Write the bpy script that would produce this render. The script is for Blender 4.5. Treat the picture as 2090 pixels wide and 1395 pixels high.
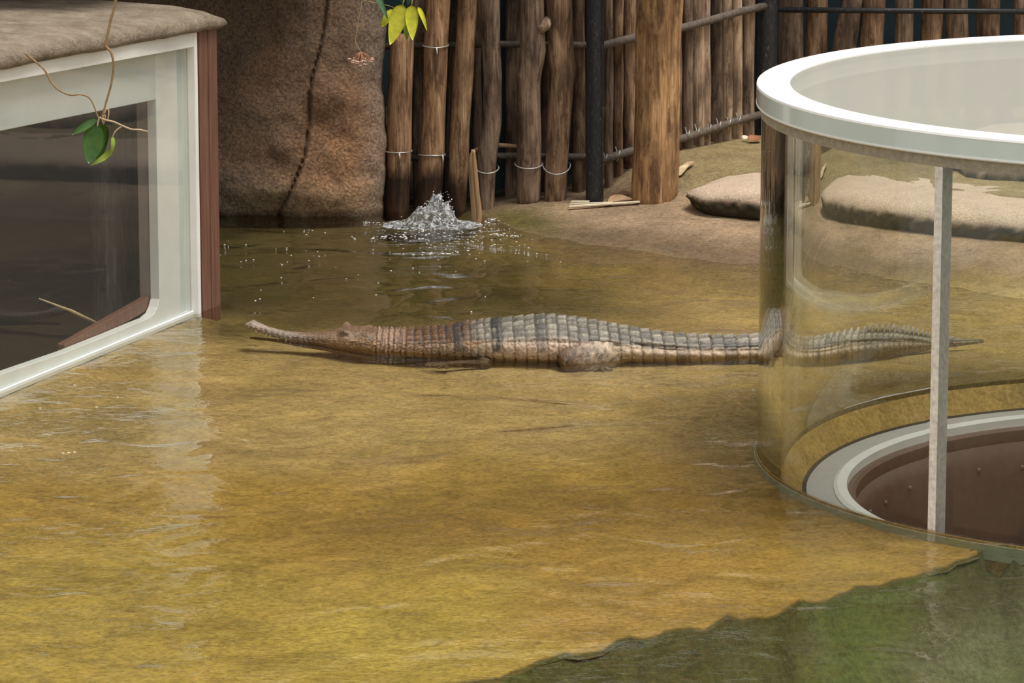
import bpy, bmesh, math, random
import numpy as np
from mathutils import Vector, Matrix, noise
random.seed(7); np.random.seed(7)
sc = bpy.context.scene
for o in list(bpy.data.objects): bpy.data.objects.remove(o)
COL = sc.collection

# ------------------------------------------------------------------ camera, light, exposure
F = 8000.0; PITCH = 0.1941; CH = 2.4
cam_d = bpy.data.cameras.new('camera'); cam = bpy.data.objects.new('camera', cam_d); COL.objects.link(cam)
cam_d.sensor_width = 36; cam_d.lens = F/2090*36; cam_d.clip_start = .1; cam_d.clip_end = 200
cam.location = (0, 0, CH); cam.rotation_euler = (math.pi/2-PITCH, 0, 0)
sc.camera = cam
sc.view_settings.view_transform = 'Standard'; sc.view_settings.look = 'None'
sc.view_settings.gamma = 1; sc.view_settings.use_curve_mapping = False
sc.view_settings.exposure = 0.22
# overcast daylight through the hall's glass roof
world = bpy.data.worlds.new('overcast_daylight'); sc.world = world; world.use_nodes = True
wn = world.node_tree; wn.nodes.clear()
w_o = wn.nodes.new('ShaderNodeOutputWorld'); w_b = wn.nodes.new('ShaderNodeBackground')
w_tc = wn.nodes.new('ShaderNodeTexCoord'); w_s = wn.nodes.new('ShaderNodeSeparateXYZ'); w_r = wn.nodes.new('ShaderNodeValToRGB')
wn.links.new(w_tc.outputs['Generated'], w_s.inputs[0]); wn.links.new(w_s.outputs['Z'], w_r.inputs[0])
w_r.color_ramp.elements[0].position = 0.0; w_r.color_ramp.elements[0].color = (.36, .35, .33, 1)
w_r.color_ramp.elements[1].position = 1.0; w_r.color_ramp.elements[1].color = (1, .99, .97, 1)
wn.links.new(w_r.outputs[0], w_b.inputs[0]); w_b.inputs[1].default_value = 1.0
wn.links.new(w_b.outputs[0], w_o.inputs[0])
sun_d = bpy.data.lights.new('sun', 'SUN'); sun = bpy.data.objects.new('sun', sun_d); COL.objects.link(sun)
sun_d.energy = 2.9; sun_d.angle = math.radians(22); sun_d.color = (1, .96, .9)
sun.rotation_euler = Vector((-.30, .20, -1)).to_track_quat('-Z', 'Y').to_euler()

# ------------------------------------------------------------------ measuring helpers
CP, SP = math.cos(PITCH), math.sin(PITCH)
def ray(px, py):
    x = (px-1045)/F; y = -(py-697.5)/F
    return Vector((x, CP+y*SP, -SP+y*CP))
def atY(px, py, Y):
    d = ray(px, py); t = Y/d.y
    return Vector((d.x*t, Y, CH+d.z*t))
def atZ(px, py, z=0.0):
    d = ray(px, py); t = (z-CH)/d.z
    return Vector((d.x*t, d.y*t, z))
def smooth(a, b, x):
    t = np.clip((np.asarray(x, float)-a)/(b-a), 0, 1); return t*t*(3-2*t)
def n3(x, y, z=0.0): return noise.noise(Vector((x, y, z)))
def fbm(x, y, z=0.0, o=4): return noise.fractal(Vector((x, y, z)), 1.0, 2.0, o)

# ------------------------------------------------------------------ object helpers
def tag(o, label=None, cat=None, group=None, kind=None):
    if label: o['label'] = label
    if cat: o['category'] = cat
    if group: o['group'] = group
    if kind: o['kind'] = kind
    return o
def empty(name, loc=(0, 0, 0)):
    o = bpy.data.objects.new(name, None); COL.objects.link(o); o.location = loc; o.empty_display_size = .05
    return o
def link(name, me, mat, parent=None, smooth_=True, origin=None):
    if mat is not None and len(me.materials) == 0: me.materials.append(mat)
    if origin is not None:
        me.transform(Matrix.Translation(-Vector(origin)))
    o = bpy.data.objects.new(name, me); COL.objects.link(o)
    if origin is not None: o.location = origin
    if smooth_:
        me.polygons.foreach_set('use_smooth', [True]*len(me.polygons))
    if parent is not None:
        o.parent = parent
        o.matrix_parent_inverse = Matrix.Translation(-Vector(parent.location))
    return o
def mesh(name, verts, faces):
    me = bpy.data.meshes.new(name); me.from_pydata([tuple(v) for v in verts], [], faces); me.update(); return me
def obj(name, verts, faces, mat, parent=None, smooth_=True, origin=None):
    return link(name, mesh(name, verts, faces), mat, parent, smooth_, origin)
class MB:
    def __init__(s): s.v = []; s.f = []
    def add(s, v, f):
        b = len(s.v); s.v += [Vector(p) for p in v]; s.f += [tuple(i+b for i in q) for q in f]; return s
    def box(s, c, ax, ay, az):
        c, ax, ay, az = map(Vector, (c, ax, ay, az))
        v = [c+ax*i+ay*j+az*k for k in (-1, 1) for j in (-1, 1) for i in (-1, 1)]
        return s.add(v, [(0, 2, 3, 1), (4, 5, 7, 6), (0, 1, 5, 4), (2, 6, 7, 3), (0, 4, 6, 2), (1, 3, 7, 5)])
    def tube(s, pts, r, n=8, cap=True):
        pts = [Vector(p) for p in pts]; m = len(pts)
        rr = r if isinstance(r, (list, tuple)) else [r]*m
        v = []; up = None
        for i, p in enumerate(pts):
            d = (pts[min(i+1, m-1)]-pts[max(i-1, 0)]).normalized()
            if up is None:
                up = Vector((0, 0, 1)) if abs(d.z) < .9 else Vector((1, 0, 0))
            a = d.cross(up).normalized(); b = a.cross(d).normalized(); up = b
            for k in range(n):
                t = 2*math.pi*k/n; v.append(p+(a*math.cos(t)+b*math.sin(t))*rr[i])
        f = [(i*n+k, i*n+(k+1) % n, (i+1)*n+(k+1) % n, (i+1)*n+k) for i in range(m-1) for k in range(n)]
        if cap: f += [tuple(range(n))[::-1], tuple((m-1)*n+k for k in range(n))]
        return s.add(v, f)
    def build(s, name, mat, parent=None, smooth_=True, origin=None):
        return obj(name, s.v, s.f, mat, parent, smooth_, origin)
def bevel(o, w, seg=2):
    m = o.modifiers.new('bevel', 'BEVEL'); m.width = w; m.segments = seg; m.limit_method = 'ANGLE'; m.angle_limit = .6
    return o
def spline(pts, n):
    """Catmull-Rom through points"""
    P = [Vector(p) for p in pts]; P = [P[0]*2-P[1]]+P+[P[-1]*2-P[-2]]; out = []
    for i in range(1, len(P)-2):
        for k in range(n):
            t = k/n
            out.append(.5*((2*P[i])+(P[i+1]-P[i-1])*t+(2*P[i-1]-5*P[i]+4*P[i+1]-P[i+2])*t*t+(3*P[i]-P[i-1]-3*P[i+1]+P[i+2])*t**3))
    out.append(P[-2]); return out
def vcol(me, cols):
    a = me.color_attributes.new('Col', 'FLOAT_COLOR', 'POINT')
    c = np.ones((len(me.vertices), 4), np.float32); c[:, :3] = cols; a.data.foreach_set('color', c.ravel())

# ------------------------------------------------------------------ materials
class NT:
    def __init__(s, name):
        s.m = bpy.data.materials.new(name); s.m.use_nodes = True; s.t = s.m.node_tree; s.t.nodes.clear()
        s.out = s.n('ShaderNodeOutputMaterial')
    def n(s, t, **kw):
        x = s.t.nodes.new(t)
        for k, v in kw.items(): setattr(x, k, v)
        return x
    def l(s, a, b): s.t.links.new(a, b)
    def coord(s, scale=(1, 1, 1), which='Object', rnd=False):
        tc = s.n('ShaderNodeTexCoord'); mp = s.n('ShaderNodeMapping'); mp.inputs['Scale'].default_value = scale
        s.l(tc.outputs[which], mp.inputs[0])
        if rnd:
            oi = s.n('ShaderNodeObjectInfo'); mu = s.n('ShaderNodeMath', operation='MULTIPLY'); mu.inputs[1].default_value = 37
            s.l(oi.outputs['Random'], mu.inputs[0]); s.l(mu.outputs[0], mp.inputs['Location'])
        return mp.outputs[0]
    def noise(s, vec, scale, detail=4, rough=.55, dist=0):
        x = s.n('ShaderNodeTexNoise'); x.inputs['Scale'].default_value = scale; x.inputs['Detail'].default_value = detail
        x.inputs['Roughness'].default_value = rough; x.inputs['Distortion'].default_value = dist
        s.l(vec, x.inputs['Vector']); return x.outputs['Fac']
    def ramp(s, fac, stops):
        r = s.n('ShaderNodeValToRGB'); e = r.color_ramp.elements
        while len(e) < len(stops): e.new(.5)
        for q, (p, c) in zip(e, stops):
            q.position = p; q.color = (c if hasattr(c, '__len__') else (c, c, c))+(1,) if hasattr(c, '__len__') else (c, c, c, 1)
        s.l(fac, r.inputs[0]); return r.outputs[0]
    def mix(s, a, b, fac, blend='MIX'):
        x = s.n('ShaderNodeMix', data_type='RGBA', blend_type=blend)
        for v, i in ((fac, 0), (a, 6), (b, 7)):
            if hasattr(v, 'is_linked'): s.l(v, x.inputs[i])
            elif hasattr(v, '__len__'): x.inputs[i].default_value = tuple(v)+(1,)
            else: x.inputs[i].default_value = v
        return x.outputs[2]
    def bump(s, h, strength, dist=.01, normal=None):
        b = s.n('ShaderNodeBump'); b.inputs['Strength'].default_value = strength; b.inputs['Distance'].default_value = dist
        s.l(h, b.inputs['Height'])
        if normal is not None: s.l(normal, b.inputs['Normal'])
        return b.outputs[0]
    def principled(s, col, rough=.6, normal=None, spec=.5, **kw):
        p = s.n('ShaderNodeBsdfPrincipled')
        if hasattr(col, 'is_linked'): s.l(col, p.inputs['Base Color'])
        else: p.inputs['Base Color'].default_value = tuple(col)+(1,)
        if hasattr(rough, 'is_linked'): s.l(rough, p.inputs['Roughness'])
        else: p.inputs['Roughness'].default_value = rough
        p.inputs['Specular IOR Level'].default_value = spec
        for k, v in kw.items(): p.inputs[k.replace('_', ' ')].default_value = v
        if normal is not None: s.l(normal, p.inputs['Normal'])
        s.l(p.outputs[0], s.out.inputs[0]); return p
    def attr(s, name='Col'):
        a = s.n('ShaderNodeVertexColor'); a.layer_name = name; return a.outputs['Color']
def plain(name, col, rough=.5, var=.12, scale=40, bump=.0, spec=.5, stretch=(1, 1, 1), **kw):
    t = NT(name); v = t.coord(stretch)
    n = t.noise(v, scale, 5)
    a = tuple(max(0, c*(1-var)) for c in col); b = tuple(c*(1+var) for c in col)
    c = t.ramp(n, [(.3, a), (.7, b)])
    t.principled(c, rough, t.bump(n, bump, .005) if bump else None, spec, **kw); return t.m
def wood(name, dark, mid, light, wet=None, scale=1.0, rnd=True, rough=.75):
    t = NT(name); v = t.coord((22*scale, 22*scale, 2.2*scale), rnd=rnd)
    g = t.noise(v, 2.0, 8, .7, .6)
    v2 = t.coord((5, 5, 2.2), rnd=rnd); blot = t.noise(v2, 2.0, 4, .55)
    v3 = t.coord((90*scale, 90*scale, 3), rnd=rnd); fine = t.noise(v3, 2.0, 4, .6)
    c = t.ramp(g, [(.3, dark), (.5, mid), (.72, light)])
    c = t.mix(c, t.ramp(blot, [(.36, (.22, .18, .16)), (.56, (1, 1, 1))]), .75, 'MULTIPLY')
    c = t.mix(c, t.ramp(fine, [(.3, (.45, .42, .4)), (.55, (1, 1, 1))]), .7, 'MULTIPLY')
    pt = t.noise(t.coord((13, 13, 3.2), rnd=rnd), 2.0, 7, .72, .5); c = t.mix(c, t.ramp(pt, [(.40, (.40, .34, .30)), (.49, (1.1, 1.07, 1.03))]), .8, 'MULTIPLY')
    oi = t.n('ShaderNodeObjectInfo'); c = t.mix(c, t.ramp(oi.outputs['Random'], [(0, (.8, .77, .74)), (1, (1.15, 1.08, 1.0))]), 1.0, 'MULTIPLY')
    if wet:
        # splash-soaked foot of the log, ragged edge
        tc = t.n('ShaderNodeTexCoord'); sp = t.n('ShaderNodeSeparateXYZ'); t.l(tc.outputs['Object'], sp.inputs[0])
        mm = t.n('ShaderNodeMath', operation='MULTIPLY_ADD'); mm.inputs[1].default_value = .22; t.l(blot, mm.inputs[0]); t.l(sp.outputs['Z'], mm.inputs[2])
        k = t.ramp(mm.outputs[0], [(wet+.09, (.17, .13, .11)), (wet+.15, (1, 1, 1))])
        c = t.mix(c, k, 1.0, 'MULTIPLY')
    hh = t.mix(g, fine, .5)
    t.principled(c, rough, t.bump(hh, .8, .006), .35); return t.m

M = {}
M['wood'] = wood('weathered_log_wood', (.10, .06, .038), (.30, .20, .125), (.56, .41, .28))
M['wood_wet'] = wood('soaked_log_wood', (.12, .068, .038), (.34, .21, .12), (.60, .43, .28), wet=.33)
M['wood_grey'] = wood('greyed_log_wood', (.085, .058, .042), (.25, .18, .13), (.48, .38, .29))
M['wood_warm'] = wood('peeled_log_wood', (.16, .09, .042), (.38, .235, .115), (.62, .43, .25), scale=.8)
M['wood_pale'] = wood('pale_split_wood', (.20, .14, .10), (.48, .365, .265), (.74, .61, .48))
def brownpaint():
    t = NT('brown_painted_wood'); v = t.coord((70, 70, 3)); n = t.noise(v, 1.5, 6, .6)
    c = t.ramp(n, [(.35, (.13, .058, .038)), (.6, (.2, .095, .065)), (.76, (.24, .125, .09)), (.86, (.5, .38, .32))])
    t.principled(c, .5, t.bump(n, .3, .003), .4); return t.m
M['brown_paint'] = brownpaint()
def black_metal():
    t = NT('speckled_black_metal'); v = t.coord((1, 1, .35)); n = t.noise(v, 130, 5, .75); n2 = t.noise(v, 14, 3)
    c = t.ramp(n, [(.4, (.012, .012, .014)), (.62, (.03, .03, .032)), (.74, (.3, .29, .28))])
    t.principled(c, .42, t.bump(n, .3, .002), .4); return t.m
M['black_metal'] = black_metal()
M['rail'] = plain('dark_rail_bamboo', (.11, .085, .065), .6, .4, 60, .2)
M['wire'] = plain('galvanised_wire', (.42, .40, .37), .4, .2, 80, 0, .5, Metallic=.4)
M['white'] = plain('white_frame_paint', (.84, .835, .80), .45, .05, 12)
M['white_grey'] = plain('pale_grey_frame_paint', (.68, .71, .69), .5, .06, 6)
M['reveal'] = plain('pinkish_reveal_paint', (.30, .245, .22), .6, .12, 9)
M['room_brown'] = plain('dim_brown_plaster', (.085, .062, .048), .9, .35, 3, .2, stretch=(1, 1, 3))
M['dark_wood'] = wood('dark_weathered_post_wood', (.03, .028, .03), (.075, .068, .068), (.16, .145, .14), scale=.9)
M['teal_dark'] = plain('dark_teal_wall_paint', (.006, .022, .03), .8, .5, 5)
M['stone'] = None
def concrete():
    t = NT('rough_cast_concrete'); v = t.coord(); n = t.noise(v, 9, 8, .65); s = t.noise(v, 55, 5, .7)
    c = t.ramp(n, [(.3, (.2, .155, .11)), (.55, (.33, .27, .2)), (.75, (.42, .36, .28))])
    c = t.mix(c, t.ramp(s, [(.3, (.6, .58, .55)), (.6, (1, 1, 1))]), .7, 'MULTIPLY')
    t.principled(c, .9, t.bump(t.mix(n, s, .5), 1.0, .03), .2); return t.m
M['concrete'] = concrete()
def rockmat():
    t = NT('rust_brown_artificial_rock'); v = t.coord(); big = t.noise(v, 2.2, 5, .6, .3)
    ds = t.n('ShaderNodeTexNoise'); ds.inputs['Scale'].default_value = 30; ds.inputs['Detail'].default_value = 3; t.l(v, ds.inputs['Vector'])
    va = t.n('ShaderNodeVectorMath', operation='MULTIPLY_ADD'); va.inputs[1].default_value = (.03, .03, .03); t.l(ds.outputs['Color'], va.inputs[0]); t.l(v, va.inputs[2])
    vo = t.n('ShaderNodeTexVoronoi'); vo.inputs['Scale'].default_value = 70; t.l(va.outputs[0], vo.inputs['Vector'])
    nd = t.noise(v, 95, 5, .75, .2)
    c = t.mix(t.attr(), t.ramp(big, [(.3, (.6, .6, .62)), (.5, (1, .95, .9)), (.7, (1.25, 1.0, .82))]), .8, 'MULTIPLY')
    c = t.mix(c, t.ramp(vo.outputs['Distance'], [(.0, (1.3, 1.27, 1.22)), (.45, (1, 1, 1)), (.75, (.4, .37, .35))]), .45, 'MULTIPLY')  # relief shading in colour: pale pebble tops, dark crevices
    c = t.mix(c, t.ramp(nd, [(.35, (.5, .48, .46)), (.55, (1, 1, 1)), (.72, (1.6, 1.52, 1.42))]), .95, 'MULTIPLY')
    iv = t.n('ShaderNodeMath', operation='SUBTRACT'); iv.inputs[0].default_value = 1; t.l(vo.outputs['Distance'], iv.inputs[1])
    b1 = t.bump(iv.outputs[0], .55, .014); t.principled(c, .6, t.bump(nd, .9, .016, b1), .4); return t.m
M['rock'] = rockmat()
def floormat(name='algae_stained_pool_floor', col=None):
    t = NT(name); v = t.coord(); n = t.noise(v, 5, 6, .6, .8); s = t.noise(v, 75, 5, .75); m_ = t.noise(v, 22, 5, .65, 1.0)
    c = t.mix(col or t.attr(), t.ramp(n, [(.3, (.72, .72, .7)), (.5, (1, 1, 1)), (.72, (1.2, 1.17, 1.1))]), .8, 'MULTIPLY')
    c = t.mix(c, t.ramp(m_, [(.32, (.66, .64, .55)), (.52, (1, 1, 1)), (.7, (1.15, 1.15, 1.1))]), .7, 'MULTIPLY')
    c = t.mix(c, t.ramp(s, [(.33, (.5, .48, .42)), (.53, (1, 1, 1)), (.7, (1.35, 1.3, 1.25))]), .85, 'MULTIPLY')
    t.principled(c, .8, t.bump(s, .6, .008), .25); return t.m
M['floor'] = floormat()
def slabstone():
    t = NT('gritty_tan_stone'); v = t.coord(); s = t.noise(v, 110, 4, .8); n = t.noise(v, 7, 5)
    c = t.mix(t.attr(), t.ramp(s, [(.3, (.5, .46, .43)), (.5, (1, 1, 1)), (.7, (1.35, 1.3, 1.25))]), .8, 'MULTIPLY')
    c = t.mix(c, t.ramp(n, [(.3, (.85, .83, .8)), (.7, (1.08, 1.05, 1.02))]), .7, 'MULTIPLY')
    t.principled(c, .85, t.bump(s, .8, .008), .25); return t.m
M['slab'] = slabstone()
def watermat():
    t = NT('clear_rippled_water')
    v = t.coord(); n1 = t.noise(v, 3.6, 2, .45, .5); v2 = t.coord((1, 1.3, 1)); n2 = t.noise(v2, 24, 3, .5, .8)
    n0 = t.noise(v, 1.1, 2); amp = t.ramp(n0, [(.38, .15), (.6, 1.0)])
    h = t.n('ShaderNodeMath', operation='MULTIPLY_ADD'); h.inputs[1].default_value = 9.0; t.l(n1, h.inputs[0]); 
    mm = t.n('ShaderNodeMath', operation='MULTIPLY'); t.l(n2, mm.inputs[0]); t.l(amp, mm.inputs[1]); t.l(mm.outputs[0], h.inputs[2])
    nb = t.bump(h.outputs[0], .55, .006)
    tr = t.n('ShaderNodeBsdfTransparent'); tr.inputs[0].default_value = (.95, .945, .86, 1)
    gl = t.n('ShaderNodeBsdfGlossy'); gl.inputs['Roughness'].default_value = .035; t.l(nb, gl.inputs['Normal'])
    fr = t.n('ShaderNodeFresnel'); fr.inputs[0].default_value = 1.33; t.l(nb, fr.inputs['Normal'])
    mx = t.n('ShaderNodeMixShader'); t.l(fr.outputs[0], mx.inputs[0]); t.l(tr.outputs[0], mx.inputs[1]); t.l(gl.outputs[0], mx.inputs[2])
    t.l(mx.outputs[0], t.out.inputs[0]); return t.m
M['water'] = watermat()
def glassmat(name, ior=1.49, col=(.975, .985, .97), rough=0.0):
    t = NT(name); g = t.n('ShaderNodeBsdfGlass'); g.inputs['IOR'].default_value = ior; g.inputs['Color'].default_value = col+(1,)
    g.inputs['Roughness'].default_value = rough; t.l(g.outputs[0], t.out.inputs[0]); return t.m
M['acrylic'] = glassmat('clear_acrylic')
def panemat(name, haze=.0, hazecol=(.6, .6, .6), rough=.02, ior=1.5, tint=(.96, .97, .96)):
    t = NT(name); tr = t.n('ShaderNodeBsdfTransparent'); tr.inputs[0].default_value = tint+(1,)
    gl = t.n('ShaderNodeBsdfGlossy'); gl.inputs['Roughness'].default_value = rough
    fr = t.n('ShaderNodeFresnel'); fr.inputs[0].default_value = ior
    ge = t.n('ShaderNodeNewGeometry'); sb = t.n('ShaderNodeMath', operation='SUBTRACT'); sb.inputs[0].default_value = 1; t.l(ge.outputs['Backfacing'], sb.inputs[1])
    mu = t.n('ShaderNodeMath', operation='MULTIPLY'); t.l(sb.outputs[0], mu.inputs[0]); t.l(fr.outputs[0], mu.inputs[1])   # reflect on the outer face only
    mx = t.n('ShaderNodeMixShader'); t.l(mu.outputs[0], mx.inputs[0]); t.l(tr.outputs[0], mx.inputs[1]); t.l(gl.outputs[0], mx.inputs[2])
    last = mx.outputs[0]
    if haze:
        d = t.n('ShaderNodeBsdfDiffuse'); d.inputs[0].default_value = hazecol+(1,)
        m2 = t.n('ShaderNodeMixShader'); m2.inputs[0].default_value = haze; t.l(last, m2.inputs[1]); t.l(d.outputs[0], m2.inputs[2]); last = m2.outputs[0]
    t.l(last, t.out.inputs[0]); return t.m
M['pane'] = panemat('window_pane_glass', .03, (.5, .5, .5))
M['lid'] = panemat('hazy_acrylic_lid', .40, (.56, .55, .49), .10, 1.6)
M['rim_white'] = plain('bright_white_rim', (.92, .92, .90), .35, .02, 5)
M['rim_side'] = plain('pale_green_acrylic_edge', (.70, .78, .74), .12, .1, 4, stretch=(1, 1, .2), Coat_Weight=.6)
M['seal'] = plain('beige_sealant', (.36, .31, .235), .7, .2, 60, .3)
M['strip_beige'] = plain('beige_joint_filler', (.82, .76, .68), .7, .2, 70, .3)
M['strip_grey'] = plain('grey_joint_strip', (.50, .52, .50), .4, .05, 20)
M['flange'] = plain('grey_flange_paint', (.48, .475, .455), .5, .05, 15)
M['drum'] = plain('brown_drum_paint', (.145, .078, .058), .38, .12, 30, .05)
M['rivet'] = plain('brown_rivet', (.2, .12, .095), .3, .1, 30)
M['collar'] = plain('submerged_pale_collar', (.36, .40, .30), .6, .15, 14)
def leafmat(name, a, b, rough=.4):
    t = NT(name); v = t.coord(); n = t.noise(v, 38, 4, .6)
    c = t.ramp(n, [(.3, a), (.7, b)])
    p = t.principled(c, rough, t.bump(n, .25, .003), .5); p.inputs['Subsurface Weight'].default_value = .0
    return t.m
M['leaf_green'] = leafmat('dark_green_leaf', (.022, .068, .006), (.05, .125, .012), .3)
M['leaf_light'] = leafmat('light_green_leaf', (.2, .3, .03), (.36, .44, .08))
M['leaf_yellow'] = leafmat('yellow_green_leaf', (.45, .48, .02), (.72, .68, .06))
M['leaf_teal'] = leafmat('bluish_green_leaf', (.05, .13, .05), (.1, .22, .1))
M['stem'] = plain('brown_vine_stem', (.27, .17, .08), .7, .3, 60)
M['stem_pale'] = plain('pale_tan_stem', (.45, .33, .2), .7, .2, 60)
M['floret'] = plain('pinkish_floret', (.62, .42, .32), .6, .15, 90)
M['pedicel'] = plain('orange_brown_pedicel', (.42, .2, .1), .6, .15, 90)
M['straw'] = plain('dry_straw', (.56, .44, .26), .6, .2, 40, stretch=(1, 1, .1))
M['straw_brown'] = plain('dry_brown_reed', (.36, .22, .11), .65, .3, 90, .3, stretch=(1, 1, .08))
M['splint'] = plain('pale_bamboo_splint', (.72, .62, .45), .5, .1, 60)
M['dry_leaf'] = plain('dry_fallen_leaf', (.42, .27, .15), .7, .25, 40)
M['red_leaf'] = plain('reddish_fallen_leaf', (.3, .12, .06), .7, .25, 40)
M['foam'] = plain('white_foam', (.85, .85, .83), .35, .05, 60)
def splashmat():
    t = NT('churning_water'); v = t.coord(); n = t.noise(v, 60, 5, .7, 1.0)
    gl = t.n('ShaderNodeBsdfGlass'); gl.inputs['IOR'].default_value = 1.33; gl.inputs['Roughness'].default_value = .08; gl.inputs['Color'].default_value = (.9, .92, .93, 1)
    d = t.n('ShaderNodeBsdfDiffuse'); d.inputs[0].default_value = (.62, .63, .65, 1)
    k = t.ramp(n, [(.46, .06), (.62, .75)])
    nb = t.bump(n, .8, .01); t.l(nb, gl.inputs['Normal'])
    mx = t.n('ShaderNodeMixShader'); t.l(k, mx.inputs[0]); t.l(gl.outputs[0], mx.inputs[1]); t.l(d.outputs[0], mx.inputs[2]); t.l(mx.outputs[0], t.out.inputs[0]); return t.m
M['splash'] = splashmat()

# ------------------------------------------------------------------ shared layout
CX, CY, R, TH = 1.92, 10.62, 1.237, .065       # viewing cylinder
FLOOR = -.028
A = atZ(392, 641); A2 = Vector((A.x, A.y)); B = atZ(0, 803)
U = Vector((B.x-A.x, B.y-A.y, 0)).normalized()  # along the window towards the camera
N = Vector((-U.y, U.x, 0)); N = N if N.x > 0 else -N   # outward, over the pool
UP = Vector((0, 0, 1))
def win(px, py, off=0.0):
    """pixel -> (u, z) on the window plane, off metres outwards"""
    d = ray(px, py); o = Vector((0, 0, CH)); p0 = Vector((A.x, A.y, 0))+N*off
    t = (p0-o).dot(N)/d.dot(N); p = o+d*t
    return (p-p0).dot(U), p.z
def wp(u, z, off=0.0): return Vector((A.x, A.y, 0))+U*u+N*off+UP*z
def in_box(x, y, m=0.0):
    rel = Vector((x-A.x, y-A.y, 0))
    return rel.dot(N) < -m and rel.dot(U) > -.09+m

# ------------------------------------------------------------------ pool floor and bank (one ground)
lip_px = [(1000, 1395), (1060, 1378), (1130, 1350), (1250, 1320), (1400, 1292), (1500, 1271), (1600, 1250), (1700, 1226), (1800, 1200), (1880, 1180), (1940, 1168), (1985, 1140), (2010, 1118), (2090, 1106)]
lip = np.array([tuple(atZ(x, y, FLOOR))[:2] for x, y in lip_px])
lip = np.vstack([[-3.2, 6.6], [-1.2, 7.7], lip, [2.3, 9.78], [5, 10.0]])
def ylip(x):
    y = float(np.interp(x, lip[:, 0], lip[:, 1])); q = R*R-(x-CX)**2
    if x > 1.2 and q > 0: y = min(y, CY-math.sqrt(q)+.02)      # follows the foot of the cylinder
    return y
wl = np.array([(-3, 14.95), (-.2, 14.92), (-.06, 14.6), (0.0, 14.42), (.1, 14.25), (.25, 14.08), (.6, 13.78), (.89, 13.62), (1.72, 12.98), (3, 12.2), (5, 11.4)])
def ground_z(x, y):
    s = y-np.interp(x, wl[:, 0], wl[:, 1])
    up = np.where(s < .85, .075*s, .064+.30*(s-.85)); up = np.minimum(up, .165)
    dn = np.maximum(.04*s, FLOOR)
    z = np.where(s > 0, up, dn)
    left = smooth(-.02, -.35, x)
    z = np.where(s < 0, z*(1-left)+left*np.maximum(FLOOR-.02, .3*s), z)
    return z
def build_floor():
    xs = np.arange(-3.0, 4.61, .03); nt = 330
    yb = 17.2; V = []; C = []
    t = np.linspace(0, 1, nt)
    for i, x in enumerate(xs):
        y0 = float(ylip(x))+.06*n3(x*9, 3.1)+.06*n3(x*21, 9.2)
        ys = y0+(yb-y0)*t
        zs = ground_z(x, ys)
        for k, (y, z) in enumerate(zip(ys, zs)):
            rel = Vector((x-A.x, y-A.y, 0)); dw = rel.dot(N)
            if rel.dot(U) > -.06: z = max(z, -.012-.35*max(0, dw))
            zz = z+.007*n3(x*2.3, y*2.3, 4)+.003*n3(x*9, y*9, 1)
            if k == 0: zz -= .004
            V.append((x, y, zz))
    V = np.array(V); X, Y, Z = V.T
    big = np.array([fbm(x*.9, y*.8, 5.5, 3) for x, y in zip(X, Y)])
    mid = np.array([fbm(x*2.6, y*2.0, 1.5, 3) for x, y in zip(X, Y)])
    gold = np.array((.455, .30, .075)); pale = np.array((.47, .35, .165)); brown = np.array((.27, .165, .05)); olive = np.array((.075, .058, .010)); yel = np.array((.48, .38, .08))
    def mixc(c, d, k): return c*(1-k[:, None])+d*k[:, None]
    c = np.tile(gold, (len(X), 1))
    c = mixc(c, brown, np.clip(.35+mid*1.2, 0, 1)*.55)
    c = mixc(c, yel, smooth(.05, .35, big)*.5*smooth(10.5, 9.2, Y))
    c = mixc(c, np.array((.46, .37, .085)), smooth(.35, -.5, X+.3*big)*smooth(10.3, 9.3, Y)*.42)
    # a browner band across the middle of the shelf
    c = mixc(c, np.array((.27, .165, .035)), np.exp(-((Y-9.95-.12*X+.15*mid)/.36)**2)*smooth(-1.0, -.3, X)*smooth(1.15, .6, X)*.9)
    c = mixc(c, np.array((.25, .16, .04)), np.exp(-((Y-11.0+.3*mid)/.35)**2)*smooth(-.35, -.9, X)*.7)
    # paler sand around the animal
    c = mixc(c, pale, smooth(10.3, 11.0, Y+.25*mid)*.75)
    # dark olive towards the inlet
    k = smooth(12.2, 13.0, Y+.35*mid)*smooth(.55, -.25, X-.12*(14-Y)+.2*big)
    c = mixc(c, olive, k*.95)
    c = mixc(c, np.array((.20, .13, .03)), smooth(12.9, 13.5, Y)*smooth(-.3, .3, X)*.5)
    # bank: tan stone, wet dark edge, moss
    zz = Z+.008*mid
    c = mixc(c, np.array((.37, .26, .165)), smooth(.008, .03, zz))
    c = mixc(c, np.array((.15, .10, .068)), np.exp(-((zz-.010)/.018)**2)*.85*smooth(1.9, .8, X)*(Z > -.012))
    c = mixc(c, np.array((.12, .105, .018)), smooth(.34, -.02, X+.1*mid)*smooth(-.004, .006, Z)*smooth(14.9, 14.5, Y)*.9)
    moss = smooth(.075, .11, Z+.012*mid)*smooth(.3, .55, X)
    c = mixc(c, np.array((.31, .24, .115)), moss*.9)
    c *= (.84+.24*mid)[:, None]
    behind = smooth(14.93, 15.0, Y)*smooth(.36, .30, X); c = mixc(c, np.array((.02, .017, .012)), behind)  # shade behind the palisade painted near black on the ground
    ki = np.tile(np.arange(nt), len(xs)); c[ki < 2] = (.10, .08, .02)  # front rows painted dark to take out the lit rim of the lip
    n = nt; f = []; RC = R+.004; dist = np.hypot(X-CX, Y-CY); used = set()
    for i in range(len(xs)-1):
        for k in range(n-1):
            a = i*n+k; q = (a, a+n, a+n+1, a+1)
            mx, my = (X[a]+X[a+n+1])/2, (Y[a]+Y[a+n+1])/2
            if max(dist[v] for v in q) < RC+.004: continue
            if in_box(mx, my, .04): continue
            f.append(q)
            for v in q:
                if dist[v] < RC: used.add(v)
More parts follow.
